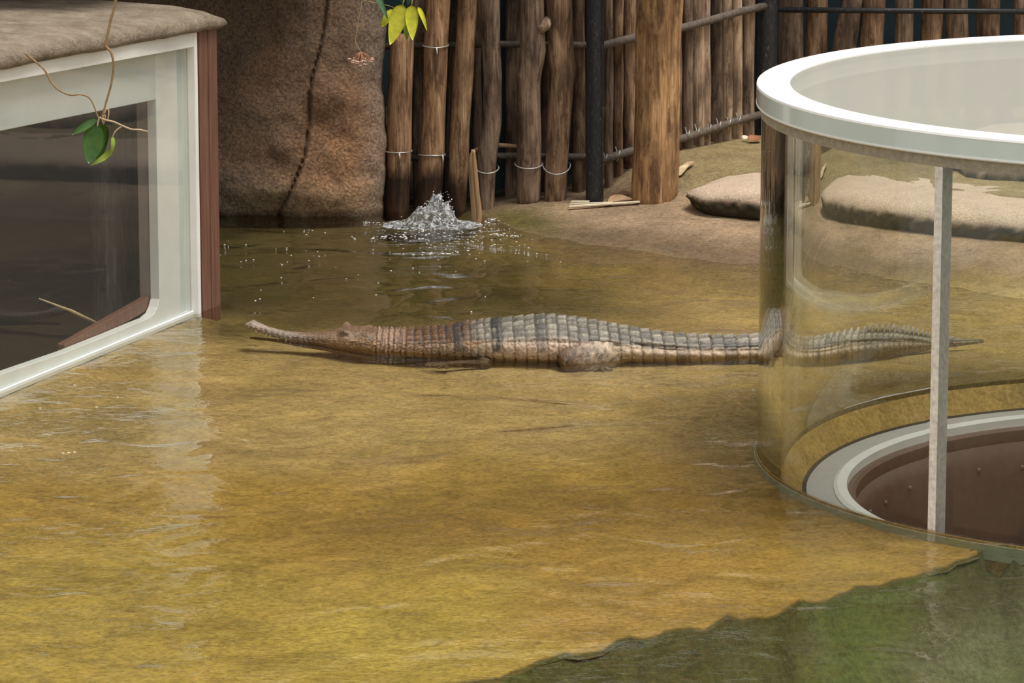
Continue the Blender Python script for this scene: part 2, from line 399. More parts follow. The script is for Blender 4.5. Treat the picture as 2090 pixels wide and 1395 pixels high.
    for v in used:                                   # trim neatly against the cylinder wall
        V[v, 0] = CX+(X[v]-CX)/dist[v]*RC; V[v, 1] = CY+(Y[v]-CY)/dist[v]*RC
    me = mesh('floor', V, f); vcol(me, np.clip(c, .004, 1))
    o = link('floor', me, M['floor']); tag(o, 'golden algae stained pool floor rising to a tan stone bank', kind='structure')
    # steep drop and deep basin
    me2v = []; cc = []
    xs2 = np.arange(-3.0, 4.61, .03); rows = [FLOOR+.002, -.09, -.2, -.4, -.7, -1.1]
    for x in xs2:
        y0 = float(ylip(x))+.06*n3(x*9, 3.1)+.06*n3(x*21, 9.2)
        for r, z in enumerate(rows):
            me2v.append((x, y0-(0, .05, .2, .5, 1.0, 1.8)[r]+.03*n3(x*3, z*5), z))
    nr = len(rows); ff = [(i*nr+k, i*nr+k+1, (i+1)*nr+k+1, (i+1)*nr+k) for i in range(len(xs2)-1) for k in range(nr-1)]
    b = len(me2v); me2v += [(-3, 4, -1.1), (4.6, 4, -1.1), (4.6, 12, -1.1), (-3, 12, -1.1)]; ff.append((b, b+1, b+2, b+3))
    V2 = np.array(me2v); g = np.array([fbm(x*1.8, z*3.0, y, 3) for x, y, z in me2v])
    base = np.array((.085, .085, .025)); pal = np.array((.20, .225, .145))
    k = (smooth(.1, 1.1, V2[:, 0])*smooth(-.08, -.45, V2[:, 2]+.12*g))[:, None]; cc = base*(1-k)+pal*k  # shading painted in: dark near the lip, paler deeper down
    kk = smooth(.05, .4, g)[:, None]*.7; cc = cc*(1-kk)+np.array((.10, .135, .015))*kk
    me = mesh('drop_off', V2, ff); vcol(me, cc)
    tag(link('pool_basin', me, M['floor']), 'deep green basin below the edge of the shallow shelf', kind='structure')
build_floor()

# ------------------------------------------------------------------ water
def build_water():
    bm = bmesh.new()
    c = lambda p: bm.verts.new((p[0], p[1], 0))
    near = wp(6.6, 0); corner = wp(-.09, 0); back = corner-N*3.2
    loop = [near, corner, back, Vector((-4.4, 16.5, 0)), Vector((4.9, 16.5, 0)), Vector((4.9, 5.2, 0)), Vector((near.x, 5.2, 0))]
    vs = [c(p) for p in loop]; ed = [bm.edges.new((vs[i], vs[(i+1) % len(vs)])) for i in range(len(vs))]
    nn = 160; hv = [c((CX+(R+.001)*math.cos(2*math.pi*i/nn), CY+(R+.001)*math.sin(2*math.pi*i/nn))) for i in range(nn)]
    ed += [bm.edges.new((hv[i], hv[(i+1) % nn])) for i in range(nn)]
    bmesh.ops.triangle_fill(bm, use_beauty=True, use_dissolve=False, edges=ed, normal=(0, 0, 1))
    kill = [f for f in bm.faces if (f.calc_center_median()-Vector((CX, CY, 0))).length < R*.99]
    bmesh.ops.delete(bm, geom=kill, context='FACES')
    for f in bm.faces:
        if f.normal.z < 0: f.normal_flip()
    me = bpy.data.meshes.new('pool_water'); bm.to_mesh(me); bm.free()
    tag(link('pool_water', me, M['water'], smooth_=False), 'clear shallow rippled water filling the golden pool', 'water', kind='stuff')
build_water()

# ------------------------------------------------------------------ artificial rock with an unseen shading overhang
def build_rock():
    # plan path from far left, along the front, round the right corner
    path = [(-3.4, 14.75), (-2.6, 14.78), (-1.9, 14.74), (-1.4, 14.70), (-1.0, 14.68), (-.7, 14.68), (-.58, 14.69), (-.51, 14.74), (-.485, 14.83), (-.49, 15.0), (-.52, 15.4)]
    pts = spline([(x, y, 0) for x, y in path], 30)
    crack = [(668, 0), (662, 55), (655, 95), (645, 130), (637, 160), (631, 200), (630, 262), (626, 290), (622, 318), (612, 345), (601, 372), (592, 395), (578, 420), (570, 436)]
    cr = [atY(x, y, 14.68) for x, y in crack]; crz = [p.z for p in cr][::-1]; crx = [p.x for p in cr][::-1]
    zs = list(np.linspace(-.2, .95, 130))+list(np.linspace(1.0, 2.9, 30))
    V = []; C = []
    for i, p in enumerate(pts):
        q = pts[min(i+1, len(pts)-1)]-pts[max(i-1, 0)]; nrm = Vector((q.y, -q.x, 0)).normalized()
        for z in zs:
            fe = float(smooth(-.46, -.75, p.x)) if p.y < 14.8 else 0.0
            d = .05*fe*fbm(p.x*2, z*2, 2.2, 3)+.012*fbm(p.x*9, z*8, 8.1, 3)
            d += -.03*max(0, z-.3)*0+.03*math.exp(-((z-.25)/.35)**2)*float(smooth(-1.1, -.7, p.x))*fe
            d -= .10*float(smooth(-.75, -1.3, p.x))*float(smooth(.1, .7, z))
            d -= .03*float(smooth(.12, -.05, z))*fe
            if z < 1.0 and p.y < 14.8:
                cxx = np.interp(z, crz, crx); dx = p.x-cxx
                w = .004+.006*float(smooth(.2, .05, z))
                d -= .034*math.exp(-(dx/w)**2); d -= .012*float(smooth(.004, -.004, dx))*math.exp(-abs(dx)*7)
            over = float(smooth(.88, 1.5, z))
            d += over*(2.2*float(smooth(-.6, -1.25, p.x))+.2)  # out-of-view overhang, pushed forward to shade the rock top and roof slab
            v = p+nrm*d; V.append((v.x, v.y, z))
            k = fbm(p.x*1.7, z*1.5, 4.4, 3)
            c = np.array((.27, .18, .115))
            rust = min(1.2, float(smooth(-.98, -.62, p.x)*smooth(.66, .2, z))*(.8+.7*k))
            c = c*(1-rust*.75)+np.array((.62, .31, .13))*rust*.75
            gr = float(smooth(.22, .0, z)); c = c*(1-gr*.6)+np.array((.36, .29, .17))*gr*.6
            gy = float(smooth(-.62, -.5, p.x)); c = c*(1-gy*.6)+np.array((.34, .29, .24))*gy*.6
            lf = float(smooth(-.85, -1.1, p.x)); c = c*(1-lf*.5)+np.array((.20, .15, .10))*lf*.5  # shaded left side, darkened in the colour
            wet = float(smooth(.022, .002, z+.015*k)); c = c*(1-wet*.7)+np.array((.06, .035, .015))*wet*.7
            C.append(np.clip(c*1.25, .01, 1))
    n = len(zs); f = [(i*n+k, (i+1)*n+k, (i+1)*n+k+1, i*n+k+1) for i in range(len(pts)-1) for k in range(n-1)]
    # cap on top, back to the wall
    b = len(V)
    for i, p in enumerate(pts): V.append((p.x, 16.5, 2.95)); C.append(np.array((.15, .1, .06)))
    f += [(i*n+n-1, (i+1)*n+n-1, b+i+1, b+i) for i in range(len(pts)-1)]
    me = mesh('artificial_rock', V, f); vcol(me, np.array(C))
    o = link('artificial_rock', me, M['rock'])
    tag(o, 'large rust brown textured rock wall with a long vertical crack', 'rock')
build_rock()

# ------------------------------------------------------------------ back wall
def quadbox(name, lo, hi, mat, **kw):
    mb = MB(); lo, hi = Vector(lo), Vector(hi); c = (lo+hi)/2; h = (hi-lo)/2
    mb.box(c, (h.x, 0, 0), (0, h.y, 0), (0, 0, h.z)); return mb.build(name, mat, smooth_=False, **kw)
o = quadbox('wall_back', (-3.4, 16.55, -.3), (5.0, 16.7, 3.2), M['teal_dark']); tag(o, 'dark teal wall behind the log fence', kind='structure')

pb = MB(); pb.box((-.01, 15.10, 1.0), (.35, 0, 0), (0, .02, 0), (0, 0, 1.3)); tag(pb.build('dark_gap_panel', M['teal_dark'], None, False), 'added dark panel blackening the gaps of the log palisade', kind='structure')  # added dark sheet so the gaps between the logs read black
# ------------------------------------------------------------------ fences
def log_mesh(rows, Y, top_z=2.1, seed=0, knots=(), seg=22, foot=None, split=0.0):
    """rows: (py, left px, right px) seen at depth Y; the log goes on up to top_z"""
    rows = sorted(rows, key=lambda r: -r[0]); zs = []; cx = []; rr = []
    for py, a, b in rows:
        m = atY((a+b)/2, py, Y); w = (b-a)/2/F*Y
        zs.append(m.z); cx.append(m.x); rr.append(w*1.0)
    if foot is not None:
        zs = [foot]+zs; cx = [cx[0]+(cx[0]-cx[1] if len(cx) > 1 else 0)*.2]+cx; rr = [rr[0]]+rr
    if top_z > zs[-1]+.2:
        zs.append(top_z); cx.append(cx[-1]+(cx[-1]-cx[-2])*.5 if len(cx) > 1 else cx[-1]); rr.append(rr[-1]*.93)
    lo, hi = zs[0], zs[-1]; nr = 46; V = []; f = []
    zz = list(np.linspace(lo, min(hi, .95), nr-6))+(list(np.linspace(1.1, hi, 6)) if hi > 1.1 else [])
    nr = len(zz)
    for i, z in enumerate(zz):
        x = np.interp(z, zs, cx)+.004*n3(z*5, seed, 1.3); r = np.interp(z, zs, rr)
        yy = Y+.012*n3(z*2.5, seed, 7.7)
        e = 1-.10*(i == 0)-.06*(i == nr-1)
        for k in range(seg):
            t = 2*math.pi*k/seg
            q = r*e*(1+.06*n3(math.cos(t)*1.5, math.sin(t)*1.5, z*4+seed*5)+.03*n3(math.cos(t)*4, math.sin(t)*4, z*3+seed*3))
            for (kz, ka, kr, kh) in knots:
                dd = ((z-kz)/kr)**2+((math.atan2(math.sin(t-ka), math.cos(t-ka)))*r/kr)**2
                q += kh*math.exp(-dd)
            if split:
                ang = -math.pi/2+split; da = math.atan2(math.sin(t-ang), math.cos(t-ang)); q -= .12*r*math.exp(-(da/.14)**2)
            zj = z+(.012*n3(k*.9, seed) if i == 0 else 0)
            V.append((x+q*math.cos(t), yy+q*math.sin(t), zj))
    f = [(i*seg+k, i*seg+(k+1) % seg, (i+1)*seg+(k+1) % seg, (i+1)*seg+k) for i in range(nr-1) for k in range(seg)]
    f += [tuple(range(seg))[::-1], tuple((nr-1)*seg+k for k in range(seg))]
    return V, f, (cx[0], Y, lo)
def log(parent, rows, Y, mat, seed, **kw):
    V, f, org = log_mesh(rows, Y, seed=seed, **kw)
    return obj('log', V, f, mat, parent, origin=org)

YF = 14.82
fence = empty('log_fence', (.2, YF, 0))
tag(fence, 'upright log palisade wired to rails behind the bubbling inlet', 'fence')
W_, WG, WW, WM, WP = M['wood'], M['wood_grey'], M['wood_wet'], M['wood_warm'], M['wood_pale']
def L(rows, Y, mat, seed, **kw): return log(fence, rows, Y, mat, seed, **kw)
L([(436, 785, 836), (300, 789, 841), (100, 795, 845), (70, 797, 845)], YF, WW, 1, top_z=.62, foot=-.2)
L([(436, 843, 902), (390, 848, 904), (250, 862, 909), (90, 865, 915), (0, 869, 920)], YF, WW, 2, foot=-.2)
L([(436, 914, 952), (330, 916, 957), (230, 921, 962), (90, 930, 971), (0, 934, 976)], YF, WW, 3, foot=-.2)
L([(430, 981, 1008), (380, 978, 1012), (320, 973, 1015), (250, 983, 1023), (160, 987, 1025), (80, 981, 1021), (0, 979, 1020)], YF-.01, WG, 4, foot=-.1)
L([(418, 1056, 1103), (330, 1054, 1104), (160, 1057, 1105), (105, 1061, 1115), (60, 1063, 1114), (0, 1063, 1111)], YF-.02, WG, 5, split=.35, knots=((atY(1060, 155, YF).z, math.pi+.4, .018, .012),))
l6 = L([(418, 1111, 1157), (330, 1113, 1160), (210, 1119, 1168), (150, 1121, 1172), (70, 1117, 1169), (0, 1113, 1167)], YF-.02, W_, 6, split=-.1, knots=((atY(1168, 150, YF).z, -.5, .02, .008),))
stub = MB(); p0 = atY(1122, 45, YF-.03); p1 = atY(1098, 62, YF-.05)
stub.tube([p0, p0.lerp(p1, .5), p1], [.03, .024, .017], 10).build('branch_stub', WG, l6)
# back row, between the front logs
YB = YF+.13
for sd, rows in enumerate([[(436, 843, 868), (0, 838, 872)], [(436, 905, 925), (0, 917, 938)], [(425, 964, 986), (0, 964, 982)], [(420, 1031, 1066), (0, 1031, 1066)], [(415, 1100, 1125), (0, 1108, 1128)], [(409, 1168, 1196), (0, 1166, 1194)]]):
    L(rows, YB if sd != 5 else YB-.03, WG if sd != 5 else W_, 20+sd, foot=-.12 if sd < 3 else None)
for z_, nm in ((atY(1000, 90, YF+.07).z, 'rail'), (atY(1000, 318, YF+.07).z, 'rail')):
    mb = MB(); mb.tube([(-.52, YF+.075, z_-.01), (0, YF+.07, z_), (.31, YF+.07, z_-.005)], .013, 8).build(nm, M['rail'], fence)
# wire ties round the logs
def wire(parent, px0, px1, py, Y, sag=0, r=.0028, tail=None):
    c0 = atY(px0, py, Y); c1 = atY(px1, py, Y); m = (c0+c1)/2; hw = (c1.x-c0.x)/2+.004
    pts = []
    for k in range(27):
        t = math.pi+math.pi*k/26*1.0
        pts.append((m.x+hw*math.cos(t), m.y+(hw+.004)*math.sin(t), m.z+(c1.z-c0.z)*0-sag*math.sin(-t)*(-1)*-1))
    pts = [(c0.x, Y+.05, c0.z)]+pts+[(c1.x, Y+.05, c1.z)]
    mb = MB(); mb.tube(pts, r, 6)
    if tail:
        a = Vector((m.x+tail*hw, m.y-math.sqrt(max(0, 1-tail*tail))*(hw+.006), m.z-sag*.9)); mb.tube([a, a+Vector((.002, -.006, -.018)), a+Vector((-.001, -.004, -.03))], r*1.3, 6)
    return mb.build('wire_tie', M['wire'], parent)
wire(fence, 787, 839, 308, YF, .0, tail=.1); wire(fence, 865, 913, 92, YF, .004, tail=.1); wire(fence, 857, 907, 316, YF, -.004, tail=.8)
wire(fence, 973, 1016, 342, YF-.01, .016); wire(fence, 1053, 1105, 334, YF-.02, .012); wire(fence, 1110, 1162, 336, YF-.02, .03)

# black round post in front of the palisade end
def round_post(name, pxl, pxr, base_py, Y, mat, top_z=2.2, label='', foot=-.05):
    x0 = atY((pxl+pxr)/2, base_py, Y); r = (pxr-pxl)/2/F*Y; mb = MB(); z0 = x0.z+foot
    lean = (atY((pxl+pxr)/2, 0, Y).x-x0.x)*0
    zs = [z0, z0+.05, .3, .6, .9, 1.4, top_z]
    mb.tube([(x0.x+lean*(z-z0), Y, z) for z in zs], [r]*7, 28)
    mb.tube([(x0.x, Y, top_z), (x0.x, Y, top_z+.03)], [r*1.08, r*1.0], 28)
    return tag(mb.build(name, mat, origin=(x0.x, Y, z0)), label, 'post')
round_post('fence_post', 1195, 1232, 411, YF-.10, M['black_metal'], label='slim black speckled metal post standing left of the thick peeled log')
# thick peeled log
V, f, org = log_mesh([(407, 1286, 1382), (330, 1291, 1386), (200, 1296, 1389), (0, 1299, 1393)], YF-.14, seed=33, seg=36, foot=.03, split=.5)
big = obj('thick_log', V, f, WM, origin=org); tag(big, 'thick peeled brown log standing upright right of the black post', 'log')

# side stretch of the fence, receding to the corner post
PO = Vector((atY(1213, 411, YF-.05).x, YF-.03, 0)); PC = Vector((atY(1560, 277, 15.75).x, 15.75, 0))
side = empty('log_fence', ((PO+PC)/2)); tag(side, 'row of split pale logs receding behind the thick peeled log', 'fence')
def along(px, off=0.0):
    """point of the side fence line under image column px"""
    k = (px-1045)/F
    # solve X = k * depth; depth ~ Y*CP + CH*SP
    d = PC-PO; best = None
    lo, hi = -.3, 1.3
    for _ in range(50):
        t = (lo+hi)/2; p = PO+d*t; v = p.x-k*(p.y*CP+(CH-.4)*SP)
        if v < 0: lo = t
        else: hi = t
    p = PO+d*lo; return Vector((p.x, p.y+off, 0))
sl = [(1233, 1252, 405), (1250, 1272, 406), (1271, 1299, 404), (1300, 1330, 380), (1330, 1362, 370), (1362, 1392, 345), (1391, 1415, 334), (1412, 1437, 330), (1430, 1451, 326), (1449, 1475, 318), (1472, 1495, 312), (1492, 1516, 304), (1511, 1540, 296)]
for i, (a, b, py) in enumerate(sl):
    p = along((a+b)/2, .03+.02*(i % 2)); V, f, org = log_mesh([(py, a, b), (0, a+random.uniform(-2, 3), b+random.uniform(-2, 3))], p.y, seed=50+i, seg=16, foot=atY(a, py, p.y).z-.03, split=random.uniform(-.5, .5))
    obj('log', V, f, (WP if i > 5 else W_) if i % 3 else WG, side, origin=org)
for (ya, yb) in ((98, 13), (332, 233)):
    p0 = along(1214, -.025); p1 = along(1560, -.025); z0 = atY(1214, ya, p0.y).z; z1 = atY(1560, yb, p1.y).z
    pts = [Vector((p0.x+(p1.x-p0.x)*t, p0.y+(p1.y-p0.y)*t, z0+(z1-z0)*t+.004*math.sin(t*9))) for t in np.linspace(0, 1, 12)]
    MB().tube(pts, .0155, 10).build('rail', M['rail'], side)
    if ya > 200:
        for px in (1236, 1262, 1404, 1424, 1448, 1468, 1488, 1508):
            q = along(px, -.025); t = (q.x-p0.x)/(p1.x-p0.x); c = Vector((q.x, q.y, z0+(z1-z0)*t)); pl = []
            for k in range(17):
                a = 2*math.pi*k/16; pl.append(c+Vector((.006*math.sin(a), -math.cos(a)*.021, math.sin(a)*.021)))
            pl += [c+Vector((-.01, .03, .03))]
            MB().tube(pl, .0026, 6).build('wire_tie', M['wire'], side)
round_post('corner_post', 1539, 1584, 279, 15.75, M['black_metal'], label='thick black speckled metal post at the fence corner')
# far stretch behind the viewing cylinder
back = empty('log_fence', (1.6, 15.9, 0)); tag(back, 'spaced log fence behind the glass cylinder with one black rail', 'fence')
bl = [(1589, 1640, 1589, 1640), (1643, 1688, 1646, 1690), (1700, 1748, 1716, 1762), (1752, 1803, 1758, 1808), (1825, 1863, 1826, 1864), (1878, 1923, 1881, 1927), (1929, 1976, 1929, 1976), (1993, 2040, 1993, 2042), (2068, 2112, 2070, 2114), (2122, 2168, 2124, 2170), (2180, 2226, 2178, 2224)]
for i, (a, b, a2, b2) in enumerate(bl):
    V, f, org = log_mesh([(280, a-(a2-a), b-(b2-b)), (90, a, b), (0, a2, b2)], 15.95+.02*(i % 2), seed=80+i, seg=18, foot=.1, split=random.uniform(-.6, .6))
    obj('log', V, f, W_ if i % 2 else WG, back, origin=org)
zr = atY(1800, 20, 15.88).z
MB().tube([(1.03, 15.88, zr), (1.6, 15.88, zr-.004), (2.5, 15.88, zr-.01)], .012, 10).build('rail', M['black_metal'], back)
zr = atY(1800, 245, 15.88).z
MB().tube([(1.03, 15.88, zr), (1.6, 15.88, zr), (2.5, 15.88, zr)], .012, 10).build('rail', M['black_metal'], back)

# ------------------------------------------------------------------ stone slabs on the bank
def stone_slab(name, outline, z0, z1, label, seed):
    """outline: plan polygon (CCW from left end); domed top, undercut edge with painted shade"""
    P = spline([(x, y, 0) for x, y in outline]+[outline[0]+(0,)], 10)[:-1]; n = len(P); c = sum(P, Vector())/n
    prof = [(.80, 0.0), (.93, .12), (.97, .30), (.985, .42), (1.0, .52), (.985, .66), (.94, .80), (.84, .92), (.66, .985), (.4, 1.0), (.15, 1.0)]
    V = []; C = []
    for (s, h) in prof:
        for k, p in enumerate(P):
            q = c+(p-c)*(s+.02*fbm(p.x*7, p.y*7, h*4+seed, 3))
            zz = z0(q.x) + (z1(q.x)-z0(q.x))*h + .006*n3(q.x*12, q.y*12, seed+h*3) + .008*(1-abs(h-.5)*2)*n3(p.x*16, p.y*16, seed)
            V.append((q.x, q.y, zz))
            dark = float(smooth(.60, .50, h+.10*fbm(p.x*22, p.y*22, seed, 3)))  # shade under the slab edge, painted into the colour
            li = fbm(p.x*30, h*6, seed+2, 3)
            edge_shade = np.array((.045, .042, .025))*(1+max(0, li)*3.5)
            C.append(np.array((.60, .47, .36))*(1-dark)+edge_shade*dark)
    m = len(prof); f = [(i*n+k, i*n+(k+1) % n, (i+1)*n+(k+1) % n, (i+1)*n+k) for i in range(m-1) for k in range(n)]
    f += [tuple((m-1)*n+k for k in range(n)), tuple(range(n))[::-1]]
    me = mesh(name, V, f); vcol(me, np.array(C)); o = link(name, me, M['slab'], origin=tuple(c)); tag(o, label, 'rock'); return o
sA = [atZ(px, py, .03) for px, py in ((1398, 442), (1440, 454), (1560, 464), (1700, 476), (1850, 492), (2000, 506), (2150, 518), (2400, 535))]
sout = [(p.x, p.y) for p in sA]+[(2.7, 13.9), (2.2, 14.3), (1.8, 14.5), (1.35, 14.78), (.98, 14.9), (.86, 14.88), (.74, 14.7)]
stone_slab('stone_slab', sout, lambda x: .04, lambda x: .165, 'long rounded tan stone slab on the bank with shade painted under its edge', 3)
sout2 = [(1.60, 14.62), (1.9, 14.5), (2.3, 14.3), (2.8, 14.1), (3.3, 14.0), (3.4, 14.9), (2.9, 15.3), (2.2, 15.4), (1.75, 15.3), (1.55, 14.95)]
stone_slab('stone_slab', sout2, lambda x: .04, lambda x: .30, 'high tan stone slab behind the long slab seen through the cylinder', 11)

# ------------------------------------------------------------------ viewing cylinder
dome = empty('viewing_cylinder', (CX, CY, -.12)); tag(dome, 'round clear acrylic viewing cylinder with white rim standing in the pool', 'viewing bubble')
def ring(name, prof, mat, a0=0, a1=2*math.pi, n=192, smooth_=True, closed_prof=True):
    full = abs(a1-a0-2*math.pi) < 1e-6; V = []; m = len(prof); cnt = n if full else n+1
    for i in range(cnt):
        a = a0+(a1-a0)*i/n
        for r, z in prof: V.append((CX+r*math.cos(a), CY+r*math.sin(a), z))
    f = []
    for i in range(n):
        j = (i+1) % cnt
        for k in range(m if closed_prof else m-1):
            k2 = (k+1) % m; f.append((i*m+k, j*m+k, j*m+k2, i*m+k2))
    if not full and closed_prof: f += [tuple(range(m)), tuple(n*m+k for k in range(m))[::-1]]
    o = obj(name, V, f, mat, dome, smooth_)
    bm = bmesh.new(); bm.from_mesh(o.data); bmesh.ops.recalc_face_normals(bm, faces=bm.faces); bm.to_mesh(o.data); bm.free()
    if smooth_:
        o.data.set_sharp_from_angle(angle=.6)
    return o
seamp = atZ(1909, 1084); sa = math.atan2(seamp.y-CY, seamp.x-CX); w = .034/R
GZ0, GZ1 = -.125, .962
prof = [(R-TH, GZ0), (R, GZ0), (R, GZ1), (R-TH, GZ1)]
ring('acrylic_panel', prof, M['acrylic'], sa-w*.4, sa+math.pi-.002, 160)
ring('acrylic_panel', prof, M['acrylic'], sa+math.pi+.002, sa+2*math.pi-w*.6, 160)
ring('joint_strip', [(R-TH-.002, GZ0), (R+.001, GZ0), (R+.001, GZ1), (R-TH-.002, GZ1)], M['strip_beige'], sa-w*.8, sa-w*.1, 4)
ring('sealant_ring', [(R-TH-.004, .936), (R+.002, .936), (R+.002, .966), (R-TH-.004, .966)], M['seal'])
RR = R+.014
ring('rim_band', [(RR-.092, .972), (RR, .972), (RR, 1.016), (RR-.092, 1.016)], M['rim_side'])
ring('rim_lower_edge', [(RR-.095, .965), (RR-.002, .965), (RR+.001, .968), (RR+.001, .9722), (RR-.095, .9722)], M['rim_white'])
ring('rim_top', [(RR-.092, 1.0155), (RR-.001, 1.0155), (RR+.0005, 1.018), (RR-.001, 1.0235), (RR-.004, 1.0245), (RR-.088, 1.0245), (RR-.092, 1.022)], M['rim_white'])
# transparent lid inside the rim
rl = RR-.0925; nl = 128
V = [(CX+rl*math.cos(2*math.pi*i/nl), CY+rl*math.sin(2*math.pi*i/nl), z) for z in (1.0, 1.0205) for i in range(nl)]
f = [tuple(range(nl))[::-1], tuple(range(nl, 2*nl))]+[(i, (i+1) % nl, nl+(i+1) % nl, nl+i) for i in range(nl)]
obj('lid', V, f, M['lid'], dome, False)
# submerged base: curb, collar, flange, drum
M['curb'] = floormat('ochre_base_curb', (.455, .30, .09))
M['base_green'] = plain('green_stained_base', (.15, .17, .09), .8, .3, 12)
ring('base_wall', [(R+.002, -1.1), (R+.006, -1.1), (R+.006, -.1), (R+.002, -.1)], M['base_green'], math.radians(200), math.radians(365), 120)
ring('base_curb', [(R+.002, -.1), (R+.006, -.1), (R+.006, -.004), (R+.002, -.004)], M['curb'], math.radians(176), math.radians(365), 120)
ring('base_curb', [(R+.002, -.6), (R+.006, -.6), (R+.006, FLOOR), (R+.002, FLOOR)], M['curb'], math.radians(5), math.radians(176), 120)
ring('base_collar', [(R+.004, -.05), (R+.010, -.05), (R+.010, -.011), (R+.004, -.011)], M['collar'], math.radians(172), math.radians(365), 120)
RF = 1.10
ring('base_bed', [(RF+.008, -.13), (R-TH-.001, -.13), (R-TH-.001, -.031), (RF+.008, -.097)], M['curb'])
ring('flange_seal', [(RF-.004, -.106), (RF+.010, -.106), (RF+.010, -.094), (RF-.001, -.095)], plain('dark_seal', (.03, .026, .022), .7))
ring('flange', [(1.02, -.118), (RF, -.118), (RF, -.098), (1.02, -.102)], M['flange'])
ring('white_ring', [(.985, -.13), (1.022, -.13), (1.022, -.097), (1.012, -.091), (.985, -.096)], M['white'])
dr = ring('drum', [(.99, -.12), (.97, -.118), (.96, -.125), (.958, -.15), (.96, -.16), (.95, -.175), (.94, -.2), (.937, -.26), (.937, -.9), (.0, -.92)], M['drum'], closed_prof=False)
for k in range(36):
    a = 2*math.pi*(k+.5)/36; c = Vector((CX+.939*math.cos(a), CY+.939*math.sin(a), -.235 if k % 2 else -.225)); d = Vector((-math.cos(a), -math.sin(a), 0))
    if a > math.pi*1.2: continue
    MB().tube([c-d*.004, c+d*.004, c+d*.007], [.008, .0075, .004], 10).build('rivet', M['rivet'], dr)

# ------------------------------------------------------------------ viewing window at the left
vw = empty('viewing_window', tuple(wp(.6, 0))); tag(vw, 'white framed viewing window of the shelter at the pool edge', 'window')
def strip(name, pts_uz, off0, off1, mat, parent=vw, bev=.002):
    """polygon in window plane coordinates extruded from off0 to off1 (outwards)"""
    n = len(pts_uz); V = [wp(u, z, off0) for u, z in pts_uz]+[wp(u, z, off1) for u, z in pts_uz]
    f = [tuple(range(n)), tuple(range(2*n-1, n-1, -1))]+[(i, n+i, n+(i+1) % n, (i+1) % n) for i in range(n)]
    o = obj(name, V, f, mat, parent, False)
    bm = bmesh.new(); bm.from_mesh(o.data); bmesh.ops.recalc_face_normals(bm, faces=bm.faces); bm.to_mesh(o.data); bm.free()
    if bev: bevel(o, bev, 2)
    return o
UMAX = 3.4
def lin(p, q):
    (ua, za), (ub, zb2) = win(*p), win(*q); k = (zb2-za)/(ub-ua)
    return lambda u: za+k*(min(u, 1.5)-ua)
Z0 = lin((389, 64), (0, 138)); Z1 = lin((387, 95), (0, 166)); ZO = lin((326, 204), (0, 270))     # sloping head of the window
def ucol(px): return win(px, 400)[0]
ur, u1, u2 = ucol(389), ucol(372), ucol(329)
def band(fl, fh, ua, ub, n=2):
    us = [ua+(ub-ua)*k/n for k in range(n+1)] if n > 1 else [ua, ub]
    us = sorted(set([ua, min(max(1.5, ua), ub), ub]))
    return [(u, fl(u)) for u in us]+[(u, fh(u)) for u in reversed(us)]
ZBP = [win(*q) for q in ((329, 612), (328, 628), (322, 641), (310, 651), (285, 661), (230, 684), (140, 720), (0, 768))]; ZBP[0] = (u2, ZBP[0][1])
LOW = lambda u: -.012
strip('edge_bead', [(ucol(395), -.012), (ur, -.012), (ur, Z0(ur)), (ucol(395), Z0(ur))], -.03, .022, M['white'], bev=.001)
strip('top_strip', band(Z1, Z0, ur, UMAX), -.02, .02, M['white'])
strip('side_rail', [(ur, -.012), (u1, -.012), (u1, Z1(u1)), (ur, Z1(ur))], -.03, -.018, M['white_grey'], bev=0)
strip('inner_frame_side', [(u1, -.012), (u2, -.012), (u2, ZO(u2)), (u2, Z1(u2)), (u1, Z1(u1))], -.045, -.012, M['white'])
strip('inner_frame_top', band(ZO, Z1, u2, UMAX), -.045, -.013, M['white_grey'])
strip('inner_frame_bottom', [(UMAX, -.012), (u2, -.012)]+ZBP+[(UMAX, ZBP[-1][1])], -.045, -.012, M['white'])
strip('sill_strip', [(ur, -.012), (UMAX, -.012), (UMAX, .010), (ur, .010)], -.03, .006, M['white_grey'])
strip('glass_pane', band(lambda u: .010, Z1, ur, UMAX), -.008, -.002, M['pane'], bev=0)
# brown corner post
post = empty('corner_board', tuple(wp(-.05, 0))); tag(post, 'brown painted timber post at the corner of the viewing window', 'post')
ua, ub, uc, ud = ucol(396), ucol(400), ucol(401), ucol(435); zp = Z0(ur)+.02
strip('post_board', [(ua, -.1), (ua, zp), (ub, zp), (ub, -.1)], -.14, .006, M['brown_paint'], post, .001)
strip('post_face', [(uc, -.1), (uc, zp), (ud, zp), (ud, -.1)], -.14, .018, M['brown_paint'], post, .003)
strip('post_batten', [(ucol(418), -.1), (ucol(418), zp), (ud, zp), (ud, -.1)], .016, .022, M['brown_paint'], post, .002)
zt1 = Z1(u2); zt0 = Z0(ur)
# room behind the window
D = 1.6
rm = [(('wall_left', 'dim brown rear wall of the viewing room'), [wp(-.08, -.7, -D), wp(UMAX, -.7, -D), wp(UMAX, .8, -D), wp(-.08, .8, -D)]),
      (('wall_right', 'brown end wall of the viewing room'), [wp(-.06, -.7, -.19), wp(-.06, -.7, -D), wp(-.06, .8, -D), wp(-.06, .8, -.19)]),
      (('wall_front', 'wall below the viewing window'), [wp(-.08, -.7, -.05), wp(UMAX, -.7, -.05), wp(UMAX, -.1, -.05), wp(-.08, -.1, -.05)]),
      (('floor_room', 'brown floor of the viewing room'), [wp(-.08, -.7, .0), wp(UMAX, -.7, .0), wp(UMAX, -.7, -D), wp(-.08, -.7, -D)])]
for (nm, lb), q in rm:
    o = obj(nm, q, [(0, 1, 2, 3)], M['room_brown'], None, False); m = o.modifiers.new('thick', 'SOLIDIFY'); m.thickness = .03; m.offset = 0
    tag(o, lb, kind='structure')
